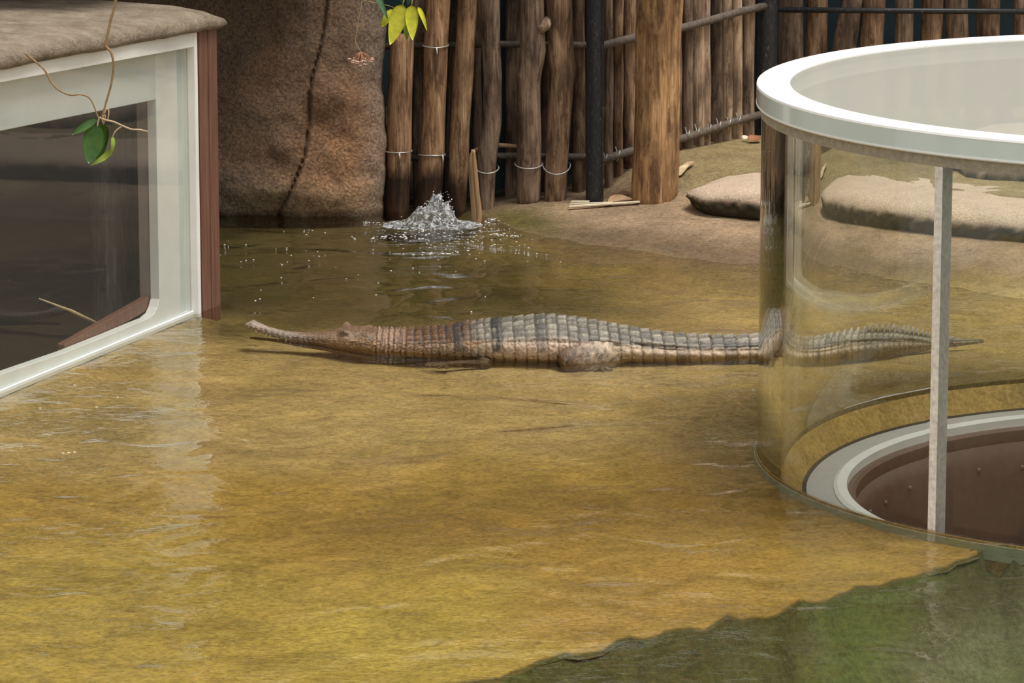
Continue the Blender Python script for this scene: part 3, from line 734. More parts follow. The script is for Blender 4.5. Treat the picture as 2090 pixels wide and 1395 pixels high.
strip('window_reveal', [(u2-.012, -.1), (u2-.004, -.1), (u2-.004, zt1), (u2-.012, zt1)], -.085, -.045, M['reveal'])
OP = -.17; pa, pb_ = win(303, 420, OP)[0], win(216, 420, OP)[0]
V = MB(); V.box(wp((pa+pb_)/2, .05, OP-.03), U*abs(pb_-pa)/2, N*.03, UP*.74)
tag(bevel(V.build('inner_post', M['dark_wood'], None, False, origin=tuple(wp((pa+pb_)/2, -.69, OP-.03))), .006), 'dark grained wooden post inside behind the window pane', 'post')
# brown bar and straw lying inside the sill
b0 = wp(*win(302, 616, -.062), -.062); b1 = wp(*win(125, 716, -.062), -.062); ax = (b1-b0)
mb = MB(); up = UP-ax.normalized()*ax.normalized().z; mb.box((b0+b1)/2, ax/2, N*.014, up.normalized()*.022)
tag(bevel(mb.build('timber_bar', M['brown_paint'], None, False), .005, 3), 'short brown painted bar lying slanted at the window sill', 'bar')
s0 = wp(*win(210, 667, -.1), -.1); s1 = wp(*win(80, 610, -.1), -.1)
tag(MB().tube([s0, s0.lerp(s1, .5)+UP*.006, s1], [.006, .005, .002], 6).build('straw_stalk', M['straw'], None), 'thin dry straw stalk behind the window pane above the brown bar', 'straw')
# concrete roof slab of the shelter
def roof_slab():
    # front edge from bead outwards; plan outline
    e0 = wp(-.155, 0, .05); outl = []
    front = [wp(u, 0, .035+.012*n3(u*3, 1.0)) for u in np.linspace(ucol(446), UMAX, 90)]
    V = []; n = len(front); rows = [(.0, 0.0), (.006, .012), (.004, .03), (-.008, .046), (-.04, .056), (-.15, .066), (-.4, .075), (-.8, .08), (-1.7, .08)]
    for (dn, dz) in rows:
        for i, p in enumerate(front):
            q = p+N*dn; k = .006*fbm(q.x*9, q.y*9, dz*20, 3)+.004*n3(q.x*30, q.y*30, 2)
            # the far end tapers to a blunt broken nose
            u = (p-wp(0, 0, 0)).dot(U); zl = Z0(u); sq = float(smooth(ucol(425), ucol(446), u))
            V.append((q.x-N.x*0, q.y, zl+.002+dz*(1-.45*sq)+k+(-.0)*sq))
    m = len(rows); f = [(i*n+k, i*n+k+1, (i+1)*n+k+1, (i+1)*n+k) for i in range(m-1) for k in range(n-1)]
    b = len(V)
    for i in (0, m-1):
        pass
    low = [(v[0], v[1], Z0((p-wp(0, 0, 0)).dot(U))+.002) for v, p in zip(V[(m-1)*n:m*n], front)]; V += low
    f += [(k, b+k, b+k+1, k+1) for k in range(n-1)]        # underside
    f.append(tuple(i*n for i in range(m))+(b,)); f.append(tuple(i*n+n-1 for i in range(m))[::-1]+(b+n-1,))
    f += [((m-1)*n+k, (m-1)*n+k+1, b+k+1, b+k) for k in range(n-1)]
    o = obj('roof_slab', V, f, M['concrete']); bm = bmesh.new(); bm.from_mesh(o.data); bmesh.ops.recalc_face_normals(bm, faces=bm.faces); bm.to_mesh(o.data); bm.free()
    tag(o, 'rough tan concrete roof slab above the white framed window', 'roof')
roof_slab()

# ------------------------------------------------------------------ crocodilian
def build_croc():
    # px, top py, near waterline py, half width (m)
    T = [(499, 663, 688, .010), (505, 658, 688, .022), (516, 656.5, 689, .028), (530, 660, 690, .027), (548, 668, 691, .022), (565, 673, 692, .022), (585, 677, 694, .024), (620, 680, 699, .030), (650, 679, 702, .040), (675, 676, 705, .060), (690, 673, 707, .074), (705, 670, 709, .084), (730, 669, 712, .092), (760, 668, 715, .098), (800, 668, 718, .104), (850, 667, 721, .112), (900, 664, 725, .128), (950, 653.5, 729, .150), (1000, 645, 733, .168), (1060, 640.5, 736, .180), (1100, 640, 737, .183), (1150, 642, 737, .178), (1200, 650, 736, .160), (1250, 661, 735, .138), (1300, 672, 734, .116), (1350, 680, 733, .102), (1400, 684, 732, .092), (1450, 686, 732, .085), (1500, 686, 731, .078), (1560, 685, 728, .069), (1610, 682, 725, .061), (1660, 678, 721, .052), (1728, 675, 714, .042), (1770, 675, 709, .034), (1808, 678, 704, .026), (1862, 684, 698, .017), (1920, 686.5, 692, .008), (1985, 687.5, 688, .0015)]
    T = np.array(T, float); px = T[:, 0]
    zfloor = FLOOR+.004
    Yn = np.array([atZ(a, c).y for a, c in zip(T[:, 0], T[:, 2])]); Yc = Yn+T[:, 3]*.97
    Yc = np.convolve(np.r_[Yc[0], Yc[0], Yc, Yc[-1], Yc[-1]], np.ones(5)/5, 'valid')
    X = np.array([atY(a, b, y).x for a, b, y in zip(px, T[:, 1], Yc)])
    ZT = np.array([atY(a, b, y).z for a, b, y in zip(px, T[:, 1], Yc)])-(.011+.011*smooth(920, 980, px)*smooth(1300, 1200, px))*smooth(715, 780, px)*smooth(1700, 1500, px)
    W = T[:, 3]
    ZB = np.interp(px, [499, 516, 548, 585, 650, 700, 760, 850, 950, 1800, 1862, 1985], [.030, .022, .006, -.006, -.012, -.02, -.026, -.026, -.026, -.026, -.022, -.006])
    # dense resample with smooth interpolation
    NR = 780; pp = np.linspace(499, 1985, NR)
    def sm(vals, k=9):
        v = np.interp(pp, px, vals); v2 = np.convolve(np.r_[[v[0]]*k, v, [v[-1]]*k], np.hanning(2*k+3)[1:-1]/np.hanning(2*k+3)[1:-1].sum(), 'same')[k:-k]
        return v2
    k_ = 7
    x_, y_, zt, zb, w_ = sm(X, k_), sm(Yc, 14), sm(ZT, k_), sm(ZB, k_), sm(W, k_)
    # scute rows: boundaries along the body in pixels
    bounds = [770]+[782, 794, 806, 818, 830, 846, 862, 878, 893, 908, 924, 941, 957, 972, 987, 1002, 1022, 1046, 1069, 1091, 1113, 1135, 1157, 1178, 1199, 1219, 1240, 1261, 1283, 1305, 1327, 1351, 1375, 1400, 1424, 1449, 1475, 1501, 1527, 1553, 1577, 1600, 1622, 1643, 1663, 1682, 1700, 1717, 1733, 1748, 1762, 1775, 1787, 1799, 1810, 1821, 1832, 1843, 1854, 1865, 1876, 1888, 1900, 1913, 1927]
    bounds = np.array(bounds, float)
    NS = 128; V = np.zeros((NR, NS, 3)); C = np.zeros((NR, NS, 3))
    th = np.linspace(-math.pi, math.pi, NS, endpoint=False)     # 0 = top, negative = near side (towards camera)
    grey = np.array((.29, .262, .21)); tan = np.array((.46, .35, .24)); pink = np.array((.54, .40, .30)); brown = np.array((.17, .09, .045)); dark = np.array((.028, .028, .028)); orange = np.array((.38, .22, .105)); rbrown = np.array((.215, .14, .088))
    def lerp(a, b, t): return a*(1-t)+b*t
    darkbands = [(934, 13, .75), (1010, 11, 1.0), (1100, 11, .55), (1232, 8, .25), (1387, 11, .5), (1487, 14, .45), (1548, 12, .6), (1640, 15, .6), (1715, 25, .6)]
    for i in range(NR):
        p = pp[i]; zc = (zt[i]+zb[i])/2; hz = (zt[i]-zb[i])/2; w = w_[i]
        head = p < 772; tail = smooth(1230, 1330, p)
        j = np.searchsorted(bounds, p)-1
        if 0 <= j < len(bounds)-1:
            seg = bounds[j+1]-bounds[j]; fr = (p-bounds[j])/seg; edge = min(p-bounds[j], bounds[j+1]-p)
        else: seg = 14; fr = .5; edge = 9
        p_row = p
        for k in range(NS):
            t = th[k]; s, c = math.sin(t), math.cos(t); a = abs(t)
            if p_row > 830:
                p = p_row-3.0*a*float(smooth(830, 900, p_row))*float(smooth(1700, 1300, p_row))+1.3*n3(p_row*.02, t*4, 9.1)
                j = int(np.searchsorted(bounds, p))-1
                if 0 <= j < len(bounds)-1: fr = (p-bounds[j])/(bounds[j+1]-bounds[j]); edge = min(p-bounds[j], bounds[j+1]-p)
                else: fr = .5; edge = 9
            # squarish section: flat back on body and tail, flatter head
            e = .80 if head and p > 640 else .86
            yy = w*math.copysign(abs(s)**e, s); zz = zc+hz*math.copysign(abs(c)**(.8 if c > 0 else .9), c)
            d = 0.0
            arc = a*(w+hz)/2*1.05
            if p >= 830:
                amp = (.0055 if a < 1.2 else .003)*min(1, w/.05)
                g = 1-math.exp(-(edge/1.9)**2)
                d += amp*(g-1)
                d += .0035*fr*min(1, w/.05)*(1 if a < 1.15 else .4)       # rear edge of each scute stands up
                # longitudinal rows and keels
                if a < 1.25:
                    rw = .038+.006*tail; q = (arc/rw) % 1.0; dq = min(q, 1-q)
                    d += -.0045*math.exp(-(dq/.09)**2)*min(1, w/.06)+.0055*max(0, 1-abs(q-.5)/.2)*(.4+.6*fr)
                # ridge shelf where the back armour ends on the flank
                sh = 1.02-.1*tail
                d += .007*float(smooth(sh+.10, sh-.02, a))*float(smooth(1050, 1130, p))*min(1, w/.06)
                if p > 1270 and 1.35 < a < 1.75: d += .008*math.sin((a-1.35)/.4*math.pi)*math.sin(fr*math.pi)*min(1, w/.06)
                if p < 1260 and a > 1.1:
                    vn = noise.voronoi(Vector((x_[i]*95+7, t*w*95, 3.3)))[0]; d += .0035*(min(vn[1]-vn[0], .35)/.35)
            elif p >= 762:
                d += .0042*math.sin((p-762)/8.6*2*math.pi+1.6*n3(p*.06, t*3, 1))*(1 if a > .5 else .5)+.006*n3(p*.22, t*6, 2)
                vn = noise.voronoi(Vector((x_[i]*80, t*w*80, 1.3)))[0]; d += .003*(min(vn[1]-vn[0], .4)/.4)
            else:
                # head: skull table, eyes, ear ridge, tooth line
                if 672 < p < 765:
                    eye = math.exp(-((p-704)/10)**2)
                    d += .020*eye*math.exp(-((a-.72)/.20)**2)
                    d -= .006*math.exp(-((p-690)/7)**2)*math.exp(-((a-.8)/.3)**2)
                    d += .010*math.exp(-((p-752)/9)**2)*math.exp(-((a-.75)/.25)**2)
                    d -= .006*math.exp(-((p-727)/13)**2)*math.exp(-((a-1.0)/.22)**2)
                    d += .003*n3(p*.18, t*7, 4)+.0015*n3(p*.6, t*20, 2)
                    vn = noise.voronoi(Vector((x_[i]*110, t*w*110, 5.3)))[0]
                    if p > 705 and a > 1.0: d += .0035*(min(vn[1]-vn[0], .4)/.4)
                else:
                    d += .0022*n3(p*.35, t*5, 6)
                    if p < 650: d += .003*math.sin((p)/10.5*2*math.pi)*math.exp(-((a-1.7)/.5)**2)
                    d += .006*math.exp(-((p-517)/6)**2)*math.exp(-(a/.7)**2)
                    d -= .004*math.exp(-((p-538)/6)**2)*math.exp(-((a-1.6)/.6)**2)
            ln = math.hypot(s, c) or 1; ny, nz = s/ln, c/ln
            dx = 0
            V[i, k] = (x_[i]+dx, y_[i]+yy+ny*d, zz+nz*d)
            # pigment
            if p < 772:
                cc = lerp(np.array((.33, .26, .20)), rbrown, float(smooth(590, 640, p)))
                cc = lerp(cc, orange, float(smooth(.9, 1.4, a))*float(smooth(640, 690, p))*.5)
                cc = lerp(cc, brown*.7, max(0, n3(p*.09, t*3, 3))*1.0)
                if a < .5: cc = lerp(cc, brown*.8, .45*float(smooth(560, 620, p)))
                bar = .5+.5*math.sin(p/10.5*2*math.pi); cc = lerp(cc, dark*2.0, float(smooth(660, 620, p))*float(smooth(540, 560, p))*bar*.55*float(smooth(.4, 1.2, a)))
            else:
                up = float(smooth(1.22, .95, a))
                fl = lerp(rbrown, tan, float(smooth(900, 1010, p))); fl = lerp(fl, pink, float(smooth(1010, 1080, p))*float(smooth(1260, 1180, p))*.8)
                fl = lerp(fl, orange, max(0, n3(p*.035, t*2.0, 8))*float(smooth(1060, 960, p))*1.1)
                top = lerp(brown*.9, grey, float(smooth(930, 1000, p)))
                cc = lerp(fl, top, up)
                if p < 960 and a > 1.15:
                    vv_ = noise.voronoi(Vector((x_[i]*70+3, t*w*70, 6.3)))[0]; sc_ = min(vv_[1]-vv_[0], .3)/.3
                    cc = lerp(cc, np.array((.52, .36, .22)), .55*sc_*float(smooth(1.15, 1.5, a))*float(smooth(960, 920, p)))
                if p < 850: cc = lerp(cc, np.array((.40, .26, .18)), float(smooth(850, 800, p))*.7)
                for (b0, bw, st) in darkbands:
                    bb = math.exp(-((p-b0)/bw)**4)*st*float(smooth(-.35, .15, n3(p*.08, t*1.7, b0)+.25))
                    bb *= (1.0 if p < 1180 else float(smooth(1.1, 1.35, a))) * (float(smooth(1.75, 1.55, a)) if p < 1180 else 1)
                    cc = lerp(cc, dark, bb*.92)
                bl = n3(p*.05, t*2.3, 21); cc = lerp(cc, dark*1.5, float(smooth(.38, .55, bl))*.55*up)
                gv = math.exp(-(edge/1.7)**2); cc = cc*(1-.75*gv*(1 if a < 1.3 else .6))
                if p > 1120 and p < 1560:
                    sh = 1.12-.1*tail; cc = cc*(1-.6*math.exp(-((a-sh)/.045)**2)*math.sin(max(0, min(1, fr))*math.pi)**.5)
                cc = lerp(cc, np.array((.20, .165, .11)), float(smooth(1640, 1740, p))*.75)
            if p > 830 and a < 1.25:
                rw = .038+.006*tail; ci = int(arc/rw+(.5 if t > 0 else 0)); q = (arc/rw) % 1.0; dq = min(q, 1-q)
                hsh = math.sin(j*12.9898+ci*78.233+(3.1 if t > 0 else 0))*43758.5453; hsh -= math.floor(hsh)
                cc = cc*(.68+.6*hsh)*(1-.45*math.exp(-(dq/.07)**2))*(.8+.45*max(0, 1-abs(q-.5)/.2))
                if hsh > .86: cc = lerp(cc, dark*1.6, .6)
            C[i, k] = cc*(1+.3*n3(p*.2, t*6, 5))
    Vv = [tuple(v) for v in V.reshape(-1, 3)]; Cc = [c for c in C.reshape(-1, 3)]
    f = [(i*NS+k, (i+1)*NS+k, (i+1)*NS+(k+1) % NS, i*NS+(k+1) % NS) for i in range(NR-1) for k in range(NS)]
    f += [tuple(range(NS)), tuple((NR-1)*NS+k for k in range(NS))[::-1]]
    def addm(v, ff, cols):
        b = len(Vv); Vv.extend(tuple(q) for q in v); f.extend(tuple(q+b for q in r) for r in ff); Cc.extend(cols)
    at = lambda p: (np.interp(p, pp, x_), np.interp(p, pp, y_), np.interp(p, pp, zt), np.interp(p, pp, w_))
    # tail crest: paired blades, then a single row
    for j in range(len(bounds)-1):
        b0, b1 = bounds[j], bounds[j+1]; m = (b0+b1)/2
        if m < 1395: continue
        hgt = np.interp(m, [1395, 1450, 1500, 1560, 1640, 1720, 1770, 1820, 1870, 1927], [.004, .008, .014, .023, .030, .034, .034, .030, .018, .004])
        sides = (-1, 1) if m < 1705 else (0,)
        for sd in sides:
            off = sd*np.interp(m, [1395, 1705], [.62, .10])
            v = []; cols = []
            for (u, hh) in ((0.02, -.006), (.55, -.006), (.98, -.008), (1.12, 1.0), (.80, .86), (.40, .45)):
                X0, Y0, Z0, W0 = at(b0+(b1-b0)*u)
                base = Z0-(.008*abs(sd))
                thick = .0045 if hh < 0 else .0012
                for q in (-1, 1):
                    v.append((X0, Y0+off*W0+q*thick+sd*.004*max(hh, 0), base+(hgt*hh if hh > 0 else hh)))
                    cols.append(np.array((.36, .335, .30))*(1 if m < 1690 else .62)*(1.15 if hh > .5 else .8))
            n = 6; ff = [tuple(2*i for i in range(n)), tuple(2*i+1 for i in range(n))[::-1]]+[(2*i, 2*i+1, 2*((i+1) % n)+1, 2*((i+1) % n)) for i in range(n)]
            addm(v, ff, cols)
    # lower jaw, lying at the water surface
    lj = [(510, .004, .006), (520, .007, .008), (560, .010, .010), (620, .016, .016), (670, .040, .02), (720, .080, .024), (765, .092, .03)]
    vv = []; cols = []; n = 20
    for (p, wj, hj) in lj:
        X0, Y0 = np.interp(p, pp, x_), np.interp(p, pp, y_); z0 = np.interp(p, [508, 560, 620, 720, 765], [-.006, -.009, -.016, -.024, -.03])
        for k in range(n):
            a = 2*math.pi*k/n; vv.append((X0, Y0+wj*math.cos(a), z0+hj*.5*math.sin(a))); cols.append(np.array((.15, .10, .06)))
    ff = [(i*n+k, i*n+(k+1) % n, (i+1)*n+(k+1) % n, (i+1)*n+k) for i in range(len(lj)-1) for k in range(n)]+[tuple(range(n))[::-1], tuple((len(lj)-1)*n+k for k in range(n))]
    addm(vv, ff, cols)
    # limbs: tapered chains with scaly relief
    def limb(pts, rad, col, fold=1.0, nseg=26):
        P = spline(pts, 9); m = len(P); rr = np.interp(np.linspace(0, 1, m), np.linspace(0, 1, len(rad)), rad); vv = []; cols = []
        for i, q in enumerate(P):
            d = (P[min(i+1, m-1)]-P[max(i-1, 0)]).normalized(); a_ = d.cross(Vector((0, 0, 1))); a_ = a_.normalized() if a_.length > .01 else Vector((1, 0, 0)); b_ = a_.cross(d)
            for k in range(nseg):
                t = 2*math.pi*k/nseg; dirv = a_*math.cos(t)+b_*math.sin(t)
                vn = noise.voronoi(q*90+dirv*2.2)[0]
                r = rr[i]*(1+.10*(min(vn[1]-vn[0], .4)/.4))*(.35 if i in (0, m-1) else 1)
                vv.append(q+dirv*r)
                g = n3((q.x+dirv.x*.05)*70, (q.z+dirv.z*.05)*160, 3)
                c = np.array(col(i/(m-1))); cols.append(c*max(.25, 1+1.5*g) if g < 0 else c*(1+1.0*g))
        ff = [(i*nseg+k, i*nseg+(k+1) % nseg, (i+1)*nseg+(k+1) % nseg, (i+1)*nseg+k) for i in range(m-1) for k in range(nseg)]+[tuple(range(nseg))[::-1], tuple((m-1)*nseg+k for k in range(nseg))]
        addm(vv, ff, cols)
    def pos(p, side, out, z):
        X0, Y0, Z0, W0 = at(p); return Vector((X0, Y0+side*(W0+out), z))
    for sd in (-1, 1):
        pinkc, brn, low = (.40, .315, .225), (.13, .075, .04), (.10, .062, .03)
        o_ = 0 if sd < 0 else -.03
        limb([pos(1270, sd, -.075+o_, .010), pos(1238, sd, -.042+o_, .012), pos(1195, sd, -.012+o_, .008), pos(1158, sd, .010+o_, .002), pos(1143, sd, .018+o_, -.006)], [.040, .048, .046, .040, .028], lambda t: tuple(np.array(pinkc)*(1-smooth(.35, .8, t))+np.array(brn)*smooth(.35, .8, t)))
        limb([pos(1144, sd, .015+o_, -.006), pos(1165, sd, .022+o_, -.012), pos(1200, sd, .024, -.016), pos(1225, sd, .022, -.018)], [.024, .016, .011, .009], lambda t: low)
        for g, (dx, dy) in enumerate(((30, .02), (12, .03), (-8, .034), (-26, .026))):
            limb([pos(1222, sd, .022, -.018), pos(1222-dx*.5, sd, .022+dy*.6, -.019), pos(1222-dx, sd, .022+dy, -.022)], [.007, .0055, .003], lambda t: low, nseg=10)
        limb([pos(968, sd, -.05, -.008), pos(985, sd, -.012, -.012), pos(1000, sd, .008, -.014)], [.022, .018, .013], lambda t: low)
        limb([pos(1000, sd, .008, -.014), pos(955, sd, .028, -.015), pos(912, sd, .05, -.017)], [.013, .011, .009], lambda t: low)
        for g, (dx, dy) in enumerate(((44, -.01), (46, .02), (38, .04), (20, .05), (2, .045))):
            limb([pos(915, sd, .05, -.017), pos(915-dx*.5, sd, .05+dy*.6, -.019), pos(915-dx, sd, .05+dy, -.022)], [.007, .005, .003], lambda t: low, nseg=10)
    me = mesh('crocodile_body', Vv, f); vcol(me, np.clip(np.array(Cc), .006, 1))
    bm = bmesh.new(); bm.from_mesh(me); bmesh.ops.recalc_face_normals(bm, faces=bm.faces); bm.to_mesh(me); bm.free()
    t = NT('wet_scaly_hide'); v = t.coord(); nz = t.noise(v, 120, 4, .7); n2 = t.noise(v, 45, 4, .65)
    c = t.mix(t.attr(), t.ramp(nz, [(.3, (.5, .47, .44)), (.5, (1, 1, 1)), (.72, (1.4, 1.35, 1.3))]), .85, 'MULTIPLY')
    c = t.mix(c, t.ramp(n2, [(.32, (.55, .52, .5)), (.5, (1, 1, 1))]), .6, 'MULTIPLY')
    t.principled(c, .33, t.bump(nz, .8, .005), .5)
    root = empty('crocodile', (float(np.interp(1100, pp, x_)), float(np.interp(1100, pp, y_)), FLOOR))
    tag(root, 'long narrow snouted crocodile basking half out of the shallow water', 'crocodile')
    link('body', me, t.m, root)
    # eyes
    em = plain('amber_eye', (.10, .06, .02), .12, .3, 200)
    for sd in (-1, 1):
        X0, Y0, Z0, W0 = at(700); bmx = bmesh.new(); bmesh.ops.create_uvsphere(bmx, u_segments=14, v_segments=10, radius=.0085)
        m2 = bpy.data.meshes.new('eye'); bmx.to_mesh(m2); bmx.free()
        o = link('eye', m2, em, root); o.location = (X0, Y0+sd*W0*.74, Z0-.003); o.parent = root; o.matrix_parent_inverse = Matrix.Translation(-Vector(root.location))
    tm = plain('ivory_tooth', (.45, .37, .27), .4, .1, 90)
    for i, p in enumerate((523, 544, 552, 568, 584, 601, 618)):
        X0, Y0, Z0, W0 = at(p); zb_ = float(np.interp(p, pp, zb)); c = Vector((X0, Y0-W0*.80, max(zb_, -.004)+.006))
        MB().tube([c, c+Vector((.001, -.001, -.006)), c+Vector((0, -.002, -.010))], [.0028, .002, .0005], 7).build('tooth', tm, root)
build_croc()

# ------------------------------------------------------------------ leaves and vines
def leaf_geo(base, tip, width, facing, cup=.15, bend=.1, nl=12, nw=6, twist=0.0, shape=.55, fold=0.0):
    base, tip, facing = Vector(base), Vector(tip), Vector(facing).normalized(); ax = tip-base; ln = ax.length; ax.normalize()
    sidev = ax.cross(facing).normalized(); nrm = sidev.cross(ax).normalized(); V = []
    for i in range(nl+1):
        t = i/nl; w = width/2*(math.sin(math.pi*min(1, t**shape*1.0))**.75)*(1 if t < 1 else 0)+.0004
        c = base+ax*ln*t+nrm*bend*ln*math.sin(math.pi*t)
        tw = twist*t; s2 = sidev*math.cos(tw)+nrm*math.sin(tw); n2 = nrm*math.cos(tw)-sidev*math.sin(tw)
        for k in range(nw+1):
            q = (k/nw-.5)*2
            V.append(c+s2*q*w+n2*(cup*w*(q*q)+fold*w*abs(q))-n2*.0)
    n = nw+1; m = len(V); top = [(i*n+k, i*n+k+1, (i+1)*n+k+1, (i+1)*n+k) for i in range(nl) for k in range(nw)]
    V2 = [v-nrm*.0012 for v in V]
    f = top+[tuple(x+m for x in q)[::-1] for q in top]
    rim = [k for k in range(n)]+[i*n+nw for i in range(1, nl+1)]+[nl*n+k for k in range(nw-1, -1, -1)]+[i*n for i in range(nl-1, 0, -1)]
    f += [(rim[i], rim[(i+1) % len(rim)], rim[(i+1) % len(rim)]+m, rim[i]+m) for i in range(len(rim))]
    return V+V2, f
def leaf(parent, b, t, w, mat, facing=(0, -1, .15), **kw):
    V, f = leaf_geo(b, t, w, facing, **kw); return obj('leaf', V, f, mat, parent)
def pxl(lst, Y): return [atY(x, y, Y) for x, y in lst]
YV = 10.9
vine = empty('hanging_vine', tuple(atY(205, 235, YV))); tag(vine, 'thin brown vine with dark green leaves hanging before the window', 'plant')
def stem(parent, pts, r, mat, name='stem', n=6, Y=YV):
    P = spline(pxl(pts, Y), 6); m = len(P); rr = [r*(1-.35*i/m) for i in range(m)]
    return MB().tube(P, rr, 7).build(name, mat, parent)
stem(vine, [(238, -60), (236, 0), (226, 40), (219, 72), (215, 92), (226, 106), (231, 125), (231, 145), (226, 175), (219, 200), (212, 225), (208, 240)], .0042, M['stem'])
stem(vine, [(50, 108), (70, 124), (90, 142), (105, 168), (120, 184), (143, 194), (165, 193), (182, 200), (191, 215), (198, 234), (203, 244)], .0032, M['stem'])
stem(vine, [(203, 240), (215, 245), (232, 249), (250, 257), (268, 264), (285, 265), (302, 269)], .0032, M['stem_pale'])
stem(vine, [(249, 258), (240, 264), (233, 272), (230, 280)], .0024, M['stem_pale'])
stem(vine, [(212, 232), (218, 222), (222, 228), (220, 245)], .0028, M['stem_pale']); stem(vine, [(209, 250), (211, 236), (215, 238), (211, 254)], .0024, M['stem_pale'])
stem(vine, [(203, 240), (200, 250), (199, 258)], .003, M['stem_pale'])
LG = M['leaf_green']
leaf(vine, atY(199, 254, YV), atY(181, 335, YV-.02), .062, LG, (-.1, -1, .2), cup=.12, bend=-.04, shape=.72)
leaf(vine, atY(212, 252, YV+.01), atY(200, 334, YV+.02), .040, LG, (.35, -1, .1), cup=.15, bend=-.06, shape=.7)
leaf(vine, atY(199, 243, YV+.01), atY(146, 276, YV+.0), .026, LG, (-.2, -1, .5), cup=.2, bend=.03, shape=.75)
leaf(vine, atY(230, 278, YV), atY(226, 318, YV), .012, M['leaf_light'], (.5, -1, .1), cup=.3, bend=.14)
leaf(vine, atY(229, 306, YV), atY(184, 338, YV-.01), .018, M['leaf_light'], (.1, -1, .6), cup=.2, bend=-.16)

YY = 14.2
plant = empty('yellow_leaf_plant', tuple(atY(825, 15, YY))); tag(plant, 'hanging cluster of yellow green leaves above the first fence log', 'plant')
LY = M['leaf_yellow']
stem(plant, [(828, -40), (827, -10), (822, 8)], .0035, M['stem_pale'], Y=YY); stem(plant, [(846, -40), (842, -5), (840, 10)], .003, M['stem_pale'], Y=YY+.01)
stem(plant, [(690, -18), (740, 0), (775, 8), (800, 14), (806, 22)], .002, M['stem'], Y=YY+.02)
leaf(plant, atY(822, 9, YY), atY(796, 92, YY-.01), .062, LY, (-.1, -1, .25), cup=.12, bend=-.02, shape=.62)
leaf(plant, atY(840, 10, YY-.01), atY(842, 82, YY-.02), .047, LY, (.1, -1, .3), cup=.14, bend=-.04, shape=.62)
leaf(plant, atY(803, 19, YY+.02), atY(780, 55, YY+.02), .034, LY, (-.3, -1, .1), cup=.1, shape=.7)
leaf(plant, atY(853, 14, YY+.01), atY(871, 62, YY+.02), .020, LY, (.7, -1, .1), cup=.3, bend=.05)
leaf(plant, atY(832, 20, YY+.03), atY(830, 84, YY+.03), .034, M['leaf_light'], (0, -1, .1), cup=.1)
leaf(plant, atY(816, -30, YY+.01), atY(822, 9, YY+.02), .03, M['leaf_green'], (0, -1, .3), cup=.1)
leaf(plant, atY(846, -40, YY+.02), atY(832, 11, YY+.03), .036, M['leaf_teal'], (.2, -1, .3), cup=.1)
leaf(plant, atY(762, -20, YY-.02), atY(792, 42, YY-.02), .022, M['leaf_teal'], (.3, -1, .3), cup=.2, bend=.1, shape=.6)
# dried umbel on a thread of a stem
YU = 14.25
um = empty('flower_umbel', tuple(atY(736, 105, YU))); tag(um, 'pale pink dried flower umbel hanging on a thread before the rock', 'flower')
stem(um, [(742, -40), (739, 0), (731, 45), (727, 70), (726, 88), (732, 98), (736, 106)], .0022, M['stem_pale'], name='stalk', Y=YU)
cu = atY(736, 106, YU); prng = random.Random(3)
for i in range(30):
    rr = (.018, .032, .043)[i % 3]; a = i*2.39996; e = Vector((rr*math.cos(a)+.002, rr*math.sin(a), -.034-.010*(i % 3 == 0)+.006*(i % 3 == 2)+prng.uniform(-.004, .004)))
    pd = MB().tube([cu, cu+e*.5+Vector((0, 0, .004)), cu+e], .0011, 5).build('pedicel', M['pedicel'], um)
    fl = MB(); c = cu+e
    for k in range(5):
        b = 2*math.pi*k/5; d = Vector((math.cos(b), math.sin(b), -.25))
        fl.tube([c, c+d*.0045, c+d*.008], [.0022, .003, .0008], 5)
    fl.build('floret', M['floret'], pd)

